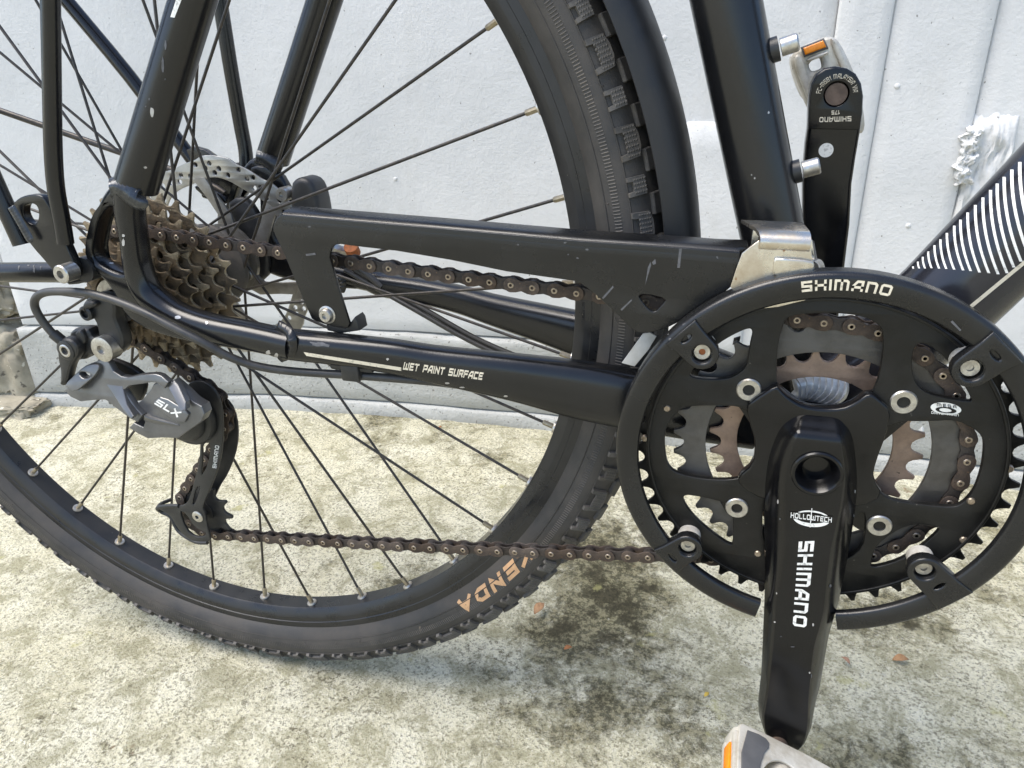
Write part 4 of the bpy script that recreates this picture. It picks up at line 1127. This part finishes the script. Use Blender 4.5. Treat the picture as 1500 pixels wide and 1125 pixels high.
# left crank arm, upright on the far side
Yl = .0700
la = [(1179, 420), (1176, 330), (1176, 270), (1178, 235), (1180, 210), (1183, 188), (1184, 160), (1185, 140), (1188, 123), (1196, 108), (1208, 100), (1224, 97), (1241, 100), (1254, 108), (1262, 122), (1265, 140), (1264, 165), (1260, 195), (1254, 230), (1248, 270), (1245, 330), (1246, 420)]
lo_ = xz(la, Yl); 
lo_ = [(-.0185, ZO+.0)] + [(-.0195, ZO+.03)] + lo_[1:-1] + [(.0195, ZO+.03), (.0185, ZO+.0)] + [(.0185*math.cos(t), ZO+.0185*math.sin(t)) for t in np.linspace(0, -PI, 12)[1:-1]]
pe = at(1225, 138, Yl)
lc = plate('crank_arm', lo_, [circle(pe.x, pe.z, .0070, 28)], Yl, Yl+.0135, .0022, M['crank'], crankset, 40)
# the arm's inner face steps back below the eye: a thin raised pad carries the print
padpx = [(1184.5, 189), (1185, 160), (1187, 138), (1190, 124), (1198, 110), (1209, 102), (1224, 99.5), (1240, 102), (1252, 110), (1260, 123), (1263, 140), (1262, 165), (1259.5, 190)]
pad = plate('crank_eye_pad', xz(padpx, Yl-.0008), [circle(pe.x, pe.z, .0070, 28)], Yl-.0010, Yl+.0005, .0004, M['crank'], crankset, 40)
v, f = vf_lathe([(0, Yl-.0004), (.0062, Yl-.0004), (.0066, Yl+.001), (.0066, Yl+.012), (0, Yl+.012)], pe.x, pe.z, 28); new('pedal_axle_end', v, f, M['axle'], crankset)
skl = Skin(pad, lc)
lay('lettering', text_uv('SHIMANO', .22, .26), [(1247, 170), (1200.5, 171.5), (1200, 179), (1247, 177.5)], skl, M['cream'], crankset)
lay('lettering', text_uv('175', .22, .25), [(1230, 161.5), (1218, 162), (1218, 168), (1230, 167.5)], skl, M['cream'], crankset)
tv, tf = text_uv('FC-M581 MALAYSIA VIA', .16, .24)
v3 = []
for u, v in tv:
    a = math.radians(176-170*u); r = .0087+.0026*v
    q = (pe.x+r*math.cos(a)*1.02, Yl-.0013, pe.z+r*math.sin(a)); v3.append(q)
new('lettering', v3, tf, M['cream'], crankset, 0)
dp = at(1210, 220, Yl)
v, f = vf_lathe([(0, Yl-.0003), (.0042, Yl-.0003), (.0042, Yl+.001), (0, Yl+.001)], dp.x, dp.z, 28); new('round_sticker', v, f, M['white'], crankset)
# ================= pedals
def pedal(base, out, tilt, name='pedal', sx=1.0):
    """platform pedal: axle along Y from base, out = +1/-1; frame of alloy bars, cage plates, orange reflectors"""
    pd = part(name)
    R = Matrix.Translation(base) @ Matrix.Rotation(tilt, 4, 'Y') @ Matrix.Diagonal((sx, out, sx, 1))
    def put(nm, vf, m, sm=40): return new(nm, *xform(vf, R), m, pd, sm)
    put('axle', vf_lathe([(0, -.002), (.0078, -.002), (.0082, 0), (.0082, .007), (.0060, .009), (.0060, .085), (0, .085)], 0, 0, 24), M['axle'])
    # body: rounded frame seen along the axle, local x fore-aft, z up
    put('barrel', vf_lathe([(.0060, .012), (.0115, .012), (.0125, .016), (.0115, .045), (.0125, .078), (.0110, .082), (.0060, .082)], 0, 0, 28, True), M['alu'])
    for y0, y1 in ((.010, .018), (.076, .085)):
        o = [(-.047, -.008), (-.043, -.0135), (-.020, -.0155), (.020, -.0155), (.043, -.0135), (.047, -.008), (.047, .008), (.043, .0135), (.020, .0155), (-.020, .0155), (-.043, .0135), (-.047, .008)]
        hs = [round_poly([(-.040, -.008), (-.018, -.010), (-.016, .0), (-.018, .010), (-.040, .008)], 2), round_poly([(.040, -.008), (.018, -.010), (.016, .0), (.018, .010), (.040, .008)], 2)]
        put('end_plate', weld(vf_plate(o, hs, y0, y1, .0015)), M['alu'])
    for s in (-1, 1):
        put('cage_bar', vf_bevel(vf_box(*sorted((s*.0405, s*.0480)), .014, .080, -.0125, -.0060), .0015), M['alu'])
        put('cage_bar', vf_bevel(vf_box(*sorted((s*.0405, s*.0480)), .014, .080, .0060, .0125), .0015), M['alu'])
        put('rung', vf_bevel(vf_box(*sorted((s*.012, s*.042)), .042, .049, -.0050, .0050), .0015), M['alu'])
        put('reflector', vf_bevel(vf_box(*sorted((s*.0440, s*.0492)), .020, .074, -.0058, .0058), .0012), M['orange'])
        put('reflector_back', vf_bevel(vf_box(*sorted((s*.0425, s*.0455)), .017, .077, -.0066, .0066), .0008), M['pedalgrey'])
    return pd, R
pr_ = at(1145, 1072, -.087)
pdr, PR = pedal(Vector((pr_.x-.001, -.0865, pr_.z-.0095)), -1, math.radians(21), sx=.66)
def putr(nm, vf, m, sm=40): return new(nm, *xform(vf, PR), m, pdr, sm)
# grey grip panel with a round opening over the barrel, on the pedal's upper face
pan = round_poly([(-.046, .012), (-.040, .009), (.040, .009), (.046, .012), (.046, .084), (-.046, .084)], 1)
v, f = weld(vf_plate(pan, [circle(-.002, .046, .024, 32)], -.0158, -.0128, .0008))
putr('grip_frame', ([(x, z, -y) for x, y, z in v], f), M['alu'])
v, f = weld(vf_plate(round_poly([(-.043, .014), (-.022, .012), (-.016, .016), (-.024, .026), (-.029, .046), (-.024, .066), (-.020, .080), (-.043, .080)], 1), [], -.0172, -.0150, .0006))
putr('grip_panel', ([(x, z, -y) for x, y, z in v], f), M['pedalgrey'])
# far pedal: cage end facing the camera, leaning back
pdl = part('pedal')
Ye = .0960
pout = [(1159, 92), (1160, 82), (1166, 74), (1178, 66), (1200, 57), (1214, 53), (1224, 55), (1231, 63), (1243, 86), (1254, 112), (1263, 145), (1268, 180), (1266, 194), (1258, 197), (1240, 196), (1215, 190), (1196, 178), (1182, 158), (1171, 130), (1163, 108)]
win = [(1185, 92), (1201, 82), (1205, 97), (1203, 101), (1191, 105), (1186, 101)]
plate('end_plate', round_poly(xz(pout, Ye), 1), [round_poly(xz(win, Ye), 1)], Ye, Ye+.010, .0030, M['alu'], pdl)
plate('end_rib', round_poly(xz([(1163, 84), (1170, 78), (1177, 86), (1186, 120), (1194, 150), (1188, 156), (1176, 128), (1166, 102)], Ye-.003), 1), [], Ye-.0035, Ye+.002, .0014, M['alu'], pdl)
plate('end_rib', round_poly(xz([(1215, 56), (1224, 57), (1236, 80), (1248, 112), (1240, 116), (1228, 90)], Ye-.003), 1), [], Ye-.0035, Ye+.002, .0014, M['alu'], pdl)
plate('end_rib', round_poly(xz([(1182, 86), (1212, 74), (1214, 79), (1184, 91)], Ye-.002), 1), [], Ye-.0025, Ye+.002, .0010, M['alu'], pdl)
plate('reflector', xz([(1176.5, 70.5), (1206, 59), (1210.5, 69), (1180, 80.5)], Ye-.0036), [], Ye-.0036, Ye+.002, .0008, M['orange'], pdl)
plate('reflector_back', xz([(1173, 69), (1207, 55.5), (1214, 71), (1178, 84)], Ye-.0018), [], Ye-.0018, Ye+.003, .0008, M['pedalgrey'], pdl)
for q in ([(1162, 84), (1172, 76), (1184, 90), (1196, 150), (1186, 156), (1170, 122)], [(1214, 56), (1226, 58), (1250, 110), (1264, 160), (1266, 190), (1256, 192), (1246, 130), (1228, 90)]):
    plate('cage_bar', round_poly(xz(q, Ye+.01), 1), [], Ye+.0102, Ye+.085, .002, M['alu'], pdl)
lathe('axle', [(0, .0840), (.0075, .0840), (.0075, .092), (.0110, .0925), (.0110, .170), (0, .170)], pe.x, pe.z, M['alu'], pdl, 24)

# ================= front derailleur: chromed cage over the rings and clamp round the seat tube
fd = part('front_derailleur')
Yf = -.0640
plate('cage_outer_plate', xz([(1070, 420), (1078, 395), (1087, 371), (1100, 361), (1112, 352), (1150, 353), (1187, 356), (1190, 380), (1193, 410), (1180, 440), (1140, 450), (1090, 455)], Yf), [], Yf, Yf+.0015, .0004, M['chrome'], fd)
plate('cage_outer_plate', round_poly(xz([(1133, 381), (1138, 377), (1190, 381), (1193, 388), (1192, 402), (1160, 404), (1132, 408)], Yf-.0022), 1), [], Yf-.0030, Yf+.0003, .0009, M['chrome'], fd)
mbx = MB()
a, b = at(1112, 352, Yf), at(1187, 356, Yf)
prof = [(Yf-.0008, -.0040), (Yf-.0022, -.0015), (Yf-.0012, .0016), (Yf+.0012, .0036), (Yf+.006, .0046), (Yf+.026, .0046), (Yf+.026, .0030), (Yf+.006, .0030), (Yf+.0015, .0015), (Yf+.0010, -.0040)]
vv, n = [], len(prof)
for q in (a, b):
    for y, z in prof: vv.append((q.x+(y-Yf)*(.35 if q is a else .10)*-1, y, q.z+z))
ff = [(k, (k+1) % n, n+(k+1) % n, n+k) for k in range(n)] + [tuple(range(n)), tuple(range(n, 2*n))]
new('cage_bridge', vv, ff, M['chrome'], fd, 50)
plate('cage_inner_plate', xz([(1098, 375), (1103, 336), (1162, 339), (1190, 352), (1200, 430), (1120, 450)], -.0405), [], -.0405, -.0390, .0004, M['chrome'], fd)
plate('cage_tail', xz([(911, 531), (942, 488), (952, 486), (962, 492), (950, 512), (930, 536)], -.0520), [], -.0530, -.0518, .0003, M['plasticwhite'], fd)
plate('cage_tail', xz([(1075, 495), (1085, 492), (1083, 503), (1073, 505)], -.0405), [], -.0410, -.0400, .0003, M['derblack'], fd)
cl = bb+sd*.092
v, f = xform(vf_lathe([(.0172, -.009), (.0205, -.009), (.0205, .009), (.0172, .009)], 0, 0, 40, True), axis_matrix(cl, sd, (0, 1, 0))); new('seat_tube_clamp', v, f, M['derblack'], fd)
tube('cage_link', [at(1190, 392, -.050), at(1197, 388, -.040), at(1201, 402, -.030)], .0030, M['steel'], fd)

# ================= chain guard: black L-section blade over the upper run, with a bracket to the chain stay
cgd = part('chain_guard')
Yc = -.0605
co = [(413, 314), (640, 333), (850, 352), (1000, 362), (1084, 369), (1083, 385), (1079, 400), (1072, 418), (1060, 429), (1040, 443), (1020, 456), (1000, 468), (980, 478), (960, 485), (948, 487), (934, 486), (926, 480), (900, 456), (880, 437), (868, 426), (858, 419), (850, 412), (743, 397), (660, 380), (583, 367), (530, 361), (500, 357), (492, 358), (487, 363), (485, 369), (484, 377), (498, 425), (513, 472), (512, 478), (507, 481), (490, 478), (477, 474), (464, 470), (458, 466), (445, 437), (433, 408), (417, 370), (405, 345), (402, 338), (402, 330), (407, 320)]
hole_t = [(934, 431), (950, 430), (978, 437), (970, 446), (960, 457), (951, 453), (942, 443)]
cg = plate('guard_blade', xz(co, Yc), [round_poly(xz(hole_t, Yc), 1)], Yc-.0012, Yc+.0012, .0005, M['guard'], cgd, 35)
tl_ = [(413, 313.5), (640, 332.5), (850, 351.5), (1000, 361.5), (1083, 368.5)]
vv = []
for x, y in tl_:
    p = at(x, y, Yc)
    for (dy, dz) in ((-.0014, -.0060), (-.0013, -.0036), (-.0009, -.0018), (-.0001, -.0003), (.0014, .0009), (.0036, .0017), (.0150, .0021), (.0150, -.0008), (.0012, -.0030)): vv.append((p.x, Yc+dy, p.z+dz))
ff = []
for i in range(len(tl_)-1):
    for k in range(9): ff.append((i*9+k, i*9+(k+1) % 9, (i+1)*9+(k+1) % 9, (i+1)*9+k))
ff += [tuple(range(9)), tuple(36+k for k in range(9))]
new('guard_top_flange', vv, ff, M['guard'], cgd, 65)
vv = []
for x, y in ((413, 313.5), (408, 319), (403, 330), (403, 339)):
    p = at(x, y, Yc)
    for (dx, dy) in ((.0004, -.0012), (-.0010, -.0002), (-.0014, .012), (.0002, .012), (.0006, .0010)): vv.append((p.x+dx, Yc+dy, p.z))
ff = []
for i in range(3):
    for k in range(5): ff.append((i*5+k, i*5+(k+1) % 5, (i+1)*5+(k+1) % 5, (i+1)*5+k))
ff += [tuple(range(5)), tuple(15+k for k in range(5))]
new('guard_end_flange', vv, ff, M['guard'], cgd, 45)
p = at(481, 460, Yc)
v, f = vf_lathe([(0, Yc-.0030), (.0019, Yc-.0030), (.0019, Yc-.0046), (.0036, Yc-.0046), (.0042, Yc-.0038), (.0046, Yc-.0020), (.0056, Yc-.0016), (.0056, Yc-.001), (0, Yc-.001)], p.x, p.z, 24); new('guard_bolt', v, f, M['steel'], cgd)
plate('guard_bracket', xz([(478, 472), (500, 478), (508, 480), (520, 464), (524, 470), (527, 484), (500, 488), (480, 484)], -.0585), [], -.0592, -.0480, .0008, M['derblack'], cgd)
p = at(1084, 356, -.045)
new('guard_front_stop', *vf_bevel(vf_box(p.x-.018, p.x+.004, -.058, -.040, p.z-.006, p.z+.001), .0015), M['guard'], cgd)
skd = Skin(cg)
for q in ([(995, 364), (999, 364), (996, 392), (992, 392)], [(949, 392), (953, 383), (954, 388), (945, 418)], [(955, 384), (960, 379), (961, 386), (957, 388)], [(882, 436), (898, 418), (899, 421), (884, 438)], [(909, 453), (925, 438), (926, 440), (911, 455)], [(448, 372), (462, 370), (463, 373), (449, 375)]):
    lay('scuff', grid_uv(3, 3), q, skd, M['scuff'], cgd)
for k in range(9):
    x, y = random.uniform(430, 1070), 0
    y = 330+(x-430)*.06+random.uniform(0, 35); w = random.uniform(1, 3.5); h = random.uniform(.8, 1.6)
    lay('scuff', blot(8, k+90), [(x-w, y+h), (x+w, y+h), (x+w, y-h), (x-w, y-h)], skd, M['scuff'], cgd)

# ================= rear derailleur
rd = part('rear_derailleur')
def zp(pts, ox, oy, s): return [(ox+x/s, oy+y/s) for x, y in pts]
def rdp(name, px, Y, t, bev, m, holes=(), it=1, sm=25, tilt=0.0):
    o = plate(name, round_poly(xz(px, Y), it), [round_poly(xz(h, Y), 1) for h in holes], Y, Y+t, bev, m, rd, sm)
    if tilt:
        zc = sum(p.co.z for p in o.data.vertices)/len(o.data.vertices)
        for p in o.data.vertices: p.co.y += tilt*(p.co.z-zc)
    return o
def bolt(px, py, Y, R_, m, depth=.006, hexr=.0022, name='pivot_bolt'):
    p = at(px, py, Y)
    v, f = vf_lathe([(0, Y+.0022), (hexr, Y+.0022), (hexr, Y+.0002), (R_*.72, Y), (R_, Y+.0008), (R_, Y+depth), (0, Y+depth)], p.x, p.z, 28)
    return new(name, v, f, m, rd)
# hanger link from the dropout, hooking down to the upper pivot
rdp('hanger_link', zp([(545, 60), (580, 10), (640, -60), (760, -90), (880, -60), (990, 20), (1010, 130), (1000, 250), (1060, 380), (1110, 520), (1120, 640), (1060, 740), (980, 790), (880, 820), (780, 760), (760, 600), (770, 480), (740, 330), (700, 260), (620, 255), (560, 220)], 60, 440, 9.375), -.0760, .0110, .0035, M['derblack'])
rdp('hanger_cap', zp([(550, 70), (600, 20), (700, 10), (760, 60), (700, 110), (620, 130), (560, 180)], 60, 440, 9.375), -.0800, .0060, .0022, M['derblack'])
bolt(123.5, 460, -.0795, .0050, M['derblack'], .010, .0030, 'hanger_bolt')
# B knuckle: two eyes joined by a ridged bridge
rdp('upper_knuckle', zp([(360, 470), (420, 400), (520, 385), (610, 395), (650, 440), (680, 510), (760, 530), (820, 600), (820, 720), (740, 770), (640, 760), (590, 830), (480, 830), (400, 760), (370, 620)], 60, 440, 9.375), -.0760, .0110, .0035, M['derblack'])
rdp('knuckle_lug', zp([(440, 470), (490, 410), (540, 420), (580, 490), (600, 580), (560, 620), (500, 560)], 60, 440, 9.375), -.0790, .0060, .0022, M['derblack'])
rdp('cable_arm', zp([(205, 640), (220, 570), (270, 530), (340, 520), (430, 560), (490, 640), (500, 740), (450, 830), (400, 900), (370, 1010), (345, 1130), (300, 1190), (240, 1170), (250, 1050), (245, 930), (215, 820)], 60, 440, 9.375), -.0840, .0085, .0028, M['derblack'])
bolt(94, 514.5, -.0852, .0070, M['derblack'], .006, .0030)
bolt(94, 514.5, -.0856, .0052, M['steel'], .004, .0028)
bolt(147.5, 513, -.0830, .0086, M['steel'], .010, .0032)
# parallelogram: inner (dark) and outer (grey, forked) links
Z = lambda pts: zp(pts, 70, 520, 5.769)
rdp('inner_link_plate', Z([(440, 40), (520, 30), (700, 100), (780, 160), (800, 185), (820, 300), (760, 420), (660, 330), (560, 210), (470, 110)]), -.0640, .0050, .0015, M['derblack'])
rdp('outer_link_plate', Z([(330, 130), (380, 60), (440, 55), (480, 85), (530, 150), (600, 190), (660, 200), (760, 180), (880, 175), (930, 190), (1000, 240), (975, 290), (900, 245), (860, 240), (770, 255), (680, 265), (645, 300), (690, 350), (760, 430), (830, 490), (800, 545), (740, 520), (690, 490), (610, 440), (540, 390), (500, 370), (420, 372), (300, 382), (210, 345), (150, 292), (190, 250), (270, 290), (300, 240), (340, 190)]), -.0790, .0050, .0009, M['dergrey'], it=0, sm=20, tilt=0.22)
rdp('outer_link_ridge', Z([(400, 180), (470, 195), (560, 215), (640, 235), (620, 290), (700, 400), (790, 480), (780, 500), (690, 440), (560, 330), (470, 260), (390, 235)]), -.0806, .0050, .0008, M['dergrey'], it=0, sm=20, tilt=0.55)
rdp('link_clamp', Z([(160, 245), (250, 135), (300, 95), (380, 90), (410, 120), (390, 180), (330, 240), (270, 297), (210, 268)]), -.0815, .0060, .0008, M['dergrey'], [Z([(250, 160), (275, 145), (370, 170), (350, 195), (300, 200)])], tilt=0.4)
# lower knuckle with its raised badge
rdp('lower_knuckle', Z([(865, 262), (900, 250), (970, 290), (1010, 240), (1060, 275), (1130, 330), (1210, 400), (1290, 440), (1320, 500), (1300, 560), (1250, 600), (1190, 640), (1120, 690), (1000, 685), (870, 690), (780, 650), (705, 605), (740, 565), (820, 600), (832, 560), (805, 525), (826, 485), (750, 415), (790, 380), (850, 300)]), -.0780, .0085, .0009, M['dergrey'], it=0, sm=20, tilt=0.15)
kn = rdp('badge_panel', Z([(880, 400), (930, 365), (1000, 385), (1160, 470), (1195, 500), (1170, 560), (1110, 560), (1000, 500), (890, 430)]), -.0792, .0040, .0010, M['dergrey'], it=0, sm=20, tilt=0.25)
rdp('lower_knuckle_fin', Z([(1005, 245), (1060, 280), (1180, 390), (1205, 440), (1170, 450), (1080, 370), (990, 295)]), -.0802, .0050, .0009, M['dergrey'], it=0, sm=20, tilt=0.75)
rdp('lower_knuckle_fin', Z([(830, 500), (870, 525), (990, 560), (1100, 590), (1130, 630), (1050, 640), (900, 600), (810, 550)]), -.0800, .0050, .0009, M['dergrey'], it=0, sm=20, tilt=-0.45)
rdp('lower_knuckle_flange', Z([(710, 600), (740, 570), (820, 605), (900, 600), (1010, 640), (1110, 650), (1130, 680), (1080, 695), (880, 692), (790, 655)]), -.0770, .0060, .0010, M['dergrey'], it=0, sm=20, tilt=-0.6)
skn = Skin(kn)
lay('lettering', text_uv('SLX', .24, .22, .0), [(70+900/5.769, 520+412/5.769), (70+1098/5.769, 520+528/5.769), (70+1135/5.769, 520+482/5.769), (70+937/5.769, 520+372/5.769)], skn, M['white'], rd)
bolt(70+1224/5.769, 520+572/5.769, -.0765, .0032, M['derblack'], .006, .0016)
# limit-stop rack under the link
for k in range(5):
    p = at(70+(530+35*k)/5.769, 520+(395+20*k)/5.769, -.0760)
    new('stop_tooth', *vf_bevel(vf_box(p.x-.0010, p.x+.0010, -.0770, -.0720, p.z-.0016, p.z+.002), .0003, 1), M['dergrey'], rd)
# cage: spring housing round the upper pulley, long outer and inner plates
Zc = lambda pts: zp(pts, 220, 550, 10.714)
lathe_c = at(293, 598, -.056)
v, f = vf_lathe([(.0, -.0650), (.0125, -.0650), (.0150, -.0630), (.0165, -.0600), (.0165, -.0575), (.0205, -.0570), (.0215, -.0555), (.0215, -.0515), (.0, -.0515)], UP.x+.0005, UP.z+.001, 48); new('spring_housing', v, f, M['derblack'], rd)
cage_o = [(268, 575), (275, 562), (288, 557), (302, 560), (316, 573), (323, 590), (326, 612), (326, 640), (324, 665), (318, 690), (308, 715), (300, 733), (296, 745), (300, 752), (303, 770), (307, 785), (308, 792), (300, 797), (288, 796), (272, 788), (258, 772), (250, 757), (240, 750), (230, 746), (229, 742), (240, 740), (262, 742), (273, 738), (279, 726), (284, 705), (290, 685), (293, 660), (292, 635), (282, 622), (272, 605)]
slots = [[(296, 650), (308, 649), (307, 668), (300, 690), (294, 697), (296, 670)], [(287, 714), (294, 712), (289, 728), (284, 740), (281, 738)], [(262, 748), (272, 752), (284, 772), (302, 780), (300, 786), (286, 787), (272, 776)]]
rdp('cage_outer_plate', cage_o, -.0505, .0022, .0007, M['derblack'], slots)
tube('chain_catcher', [at(262, 741, -.050), at(246, 741, -.050), at(231, 744, -.049), at(237, 750, -.046), at(250, 757, -.046), at(262, 778, -.0475), at(285, 793, -.0495), at(304, 795, -.050)], .0016, M['derblack'], rd)
tube('chain_catcher', [at(231, 744, -.049), at(236, 738, -.040), at(250, 732, -.032)], .0015, M['derblack'], rd)
cage_i = [(305, 585), (322, 578), (338, 590), (347, 612), (349, 640), (344, 668), (333, 695), (320, 715), (312, 735), (318, 760), (314, 775), (296, 775), (285, 750), (296, 725), (310, 700), (318, 670), (318, 640), (310, 615)]
rdp('cage_inner_plate', cage_i, -.0305, .0018, .0006, M['derblack'])
for c, nm in ((UP, 'guide_pulley'), (LO, 'tension_pulley')):
    plate(nm, sprocket_outline(11, c.x, c.z, .0223, .2, .0040, .0026, .30), [circle(c.x, c.z, .0030, 14)], -.0405, -.0381, .0003, M['derblack'], rd, 30)
    lathe(nm+'_bush', [(0, -.0500), (.0042, -.0500), (.0042, -.0420), (.0085, -.0418), (.0085, -.0368), (.0042, -.0366), (.0042, -.0300), (0, -.0300)], c.x, c.z, M['derblack'], rd, 24)
bolt(288, 758, -.0520, .0048, M['steel'], .003, .0016, 'pulley_bolt')
skq = Skin(*[o for o in rd.children if o.name.startswith('cage_outer_plate')])
lay('lettering', text_uv('SHIMANO', .2, .24), [(317, 686), (321.5, 653), (315.5, 652), (311.5, 685)], skq, M['white'], rd)

# ================= shift cable and its clip
cab = part('shift_cable')
tube('cable_housing', [at(88, 497, -.0815), at(75, 486, -.0825), at(60, 467, -.0840), at(51, 449, -.0850), at(53, 436, -.0855), at(66, 428.5, -.0860), at(90, 427, -.0865), at(125, 429, -.0870), at(165, 439, -.0880), at(210, 457, -.0885), at(255, 480, -.0880), at(300, 503, -.0860), at(335, 522, -.0815), at(375, 536, -.0760), at(430, 544, -.0700), at(515, 549.5, -.0650), at(600, 556, -.0590), at(660, 562, -.0545), at(720, 573, -.0480), at(790, 590, -.0420)], .00265, M['cable'], cab, seg=16)
v, f = xform(vf_lathe([(0, -.004), (.0034, -.004), (.0036, -.003), (.0036, .005), (0, .005)], 0, 0, 16), axis_matrix(at(87, 496, -.0815), at(87, 496, -.0815)-at(76, 487, -.0825))); new('cable_ferrule', v, f, M['derblack'], cab)
p0 = at(517, 545, -.0655)
new('cable_clip', *vf_bevel(vf_box(p0.x-.0062, p0.x+.0062, -.0700, -.0610, p0.z-.0050, p0.z+.0065), .0015), M['derblack'], cab)
new('cable_clip_foot', *vf_bevel(vf_box(p0.x-.0150, p0.x+.0150, -.0680, -.0600, p0.z+.0010, p0.z+.0075), .0020), M['derblack'], cab)

# ================= mudguard
mudg = part('mudguard')
mp = []
for k in range(15):
    a = PI*k/14-PI/2; mp.append((.3560+.0170*math.cos(a)**.7 if abs(math.cos(a)) > 1e-6 else .3560, .0282*math.sin(a)))
for k in range(15):
    a = PI/2-PI*k/14; mp.append((.3555+.0162*math.cos(a)**.7 if abs(math.cos(a)) > 1e-6 else .3555, .0272*math.sin(a)))
a0, a1 = math.radians(1.5), math.radians(150)
mv, mf = [], []; ns, n = 110, len(mp)
for i in range(ns+1):
    a = a0+(a1-a0)*i/ns
    for r, y in mp: mv.append((WX+r*math.cos(a), y, WZ+r*math.sin(a)))
for i in range(ns):
    for k in range(n): mf.append((i*n+k, i*n+(k+1) % n, (i+1)*n+(k+1) % n, (i+1)*n+k))
for b in (0, ns):
    for k in range(14): mf.append((b*n+k, b*n+k+1, b*n+n-2-k, b*n+n-1-k))
new('mudguard_blade', mv, mf, M['mud'], mudg, 45)
tube('mudguard_stay', [at(-80, 134, .075), at(0, 162, .075), at(170, 221, .072), at(290, 262, .068), at(330, 284, .066)], .0026, M['spoke'], mudg, n=2)

# ================= rack legs
rack = part('rack')
Yk = -.0840
def legs(s):
    near = s < 0
    a = [at(74, 0, Yk), at(76, 120, Yk), at(78, 220, Yk), at(82, 275, Yk), at(90, 320, Yk), at(96, 356, Yk)]
    a = [a[0]+(a[0]-a[1])*6.5]+a
    q = [(p.x, p.y*(1 if near else -1), p.z) for p in a]
    return q
tube('rack_leg', legs(-1), .0049, M['frame'], rack, seg=28)
pl_ = [(21, 300), (30, 290), (42, 285), (58, 284), (68, 288), (78, 305), (92, 340), (103, 365), (112, 385), (116, 398), (110, 408), (98, 411), (88, 404), (70, 382), (52, 362), (40, 345), (28, 320)]
hl_ = [(42, 298), (52, 297), (59, 302), (61, 314), (58, 326), (51, 328), (43, 324), (37, 312), (38, 302)]
plate('rack_foot', round_poly(xz(pl_, Yk+.002), 1), [round_poly(xz(hl_, Yk+.002), 2)], Yk, Yk+.0060, .0008, M['frame'], rack, 35)
w0, w1 = at(33, 358, Yk+.003), at(5, 296, Yk+.003)
wd = (w1-w0).normalized()
tube('rack_strut', [w0, w1, w1+wd*.42], .0056, M['frame'], rack, seg=28, n=1)
bead('weld_seam', [(15, 303), (24, 318), (33, 334), (42, 350), (45, 356)], [Yk-.004]*5, 12, .0030, parent=rack)
p = at(96, 400, Yk-.006)
v, f = vf_lathe([(0, Yk-.0065), (.0026, Yk-.0065), (.0026, Yk-.0100), (.0052, Yk-.0100), (.0058, Yk-.0093), (.0058, Yk), (0, Yk)], p.x, p.z, 28); new('rack_bolt', v, f, M['steel'], rack)
lathe('rack_spacer', [(0, Yk+.006), (.0080, Yk+.006), (.0080, -.0635), (0, -.0635)], p.x+.001, p.z-.001, M['derblack'], rack, 24)
plate('rack_eyelet', round_poly(xz([(88, 392), (110, 380), (140, 390), (146, 404), (120, 416), (95, 418)], -.0745), 1), [], -.0750, -.0665, .0015, M['frame'], rack)
# far side: the mirrored leg and strut, reaching the far dropout
tube('rack_leg', [at(322, 0, .084)+(at(322, 0, .084)-at(338, 100, .084))*6.5, at(322, 0, .084), at(338, 100, .084), at(352, 180, .084), at(360, 225, .083), at(361, 262, .080)], .0055, M['frame'], rack, seg=24)
tube('rack_strut', [at(95, -2, .084)+(at(95, -2, .084)-at(190, 112, .084))*4.0, at(95, -2, .084), at(190, 112, .084), at(285, 238, .084)], .0055, M['frame'], rack, seg=24, n=2)
plate('rack_foot', round_poly(xz([(268, 222), (290, 212), (330, 240), (372, 236), (376, 262), (350, 300), (320, 290)], .080), 1), [], .079, .085, .001, M['frame'], rack)
tube('rack_strut', [at(300, 283, .078), at(330, 292, .078)], .004, M['frame'], rack, n=1)

# ================= kickstand folded back on the far side
ks = part('kickstand')
tube('kickstand_leg', [at(-90, 399, .088), at(0, 399, .088), at(125, 399, .088), at(240, 402, .086)], .0098, M['frame'], ks, seg=24, n=2)
plate('kickstand_mount', round_poly(xz([(225, 385), (260, 380), (300, 400), (290, 425), (240, 420)], .080), 1), [], .079, .088, .002, M['frame'], ks)
# scuffs on the kickstand
skz = Skin(*[o for o in ks.children if o.name.startswith('kickstand_leg')])
for k, (x, y, w, h) in enumerate([(28, 392, 3, 12), (50, 394, 4, 14), (60, 392, 3, 8), (42, 389, 5, 4)]):
    lay('scuff', blot(10, k+130, .6), [(x-w/2, y+h/2), (x+w/2, y+h/2), (x+w/2, y-h/2), (x-w/2, y-h/2)], skz, M['scuff'], ks)
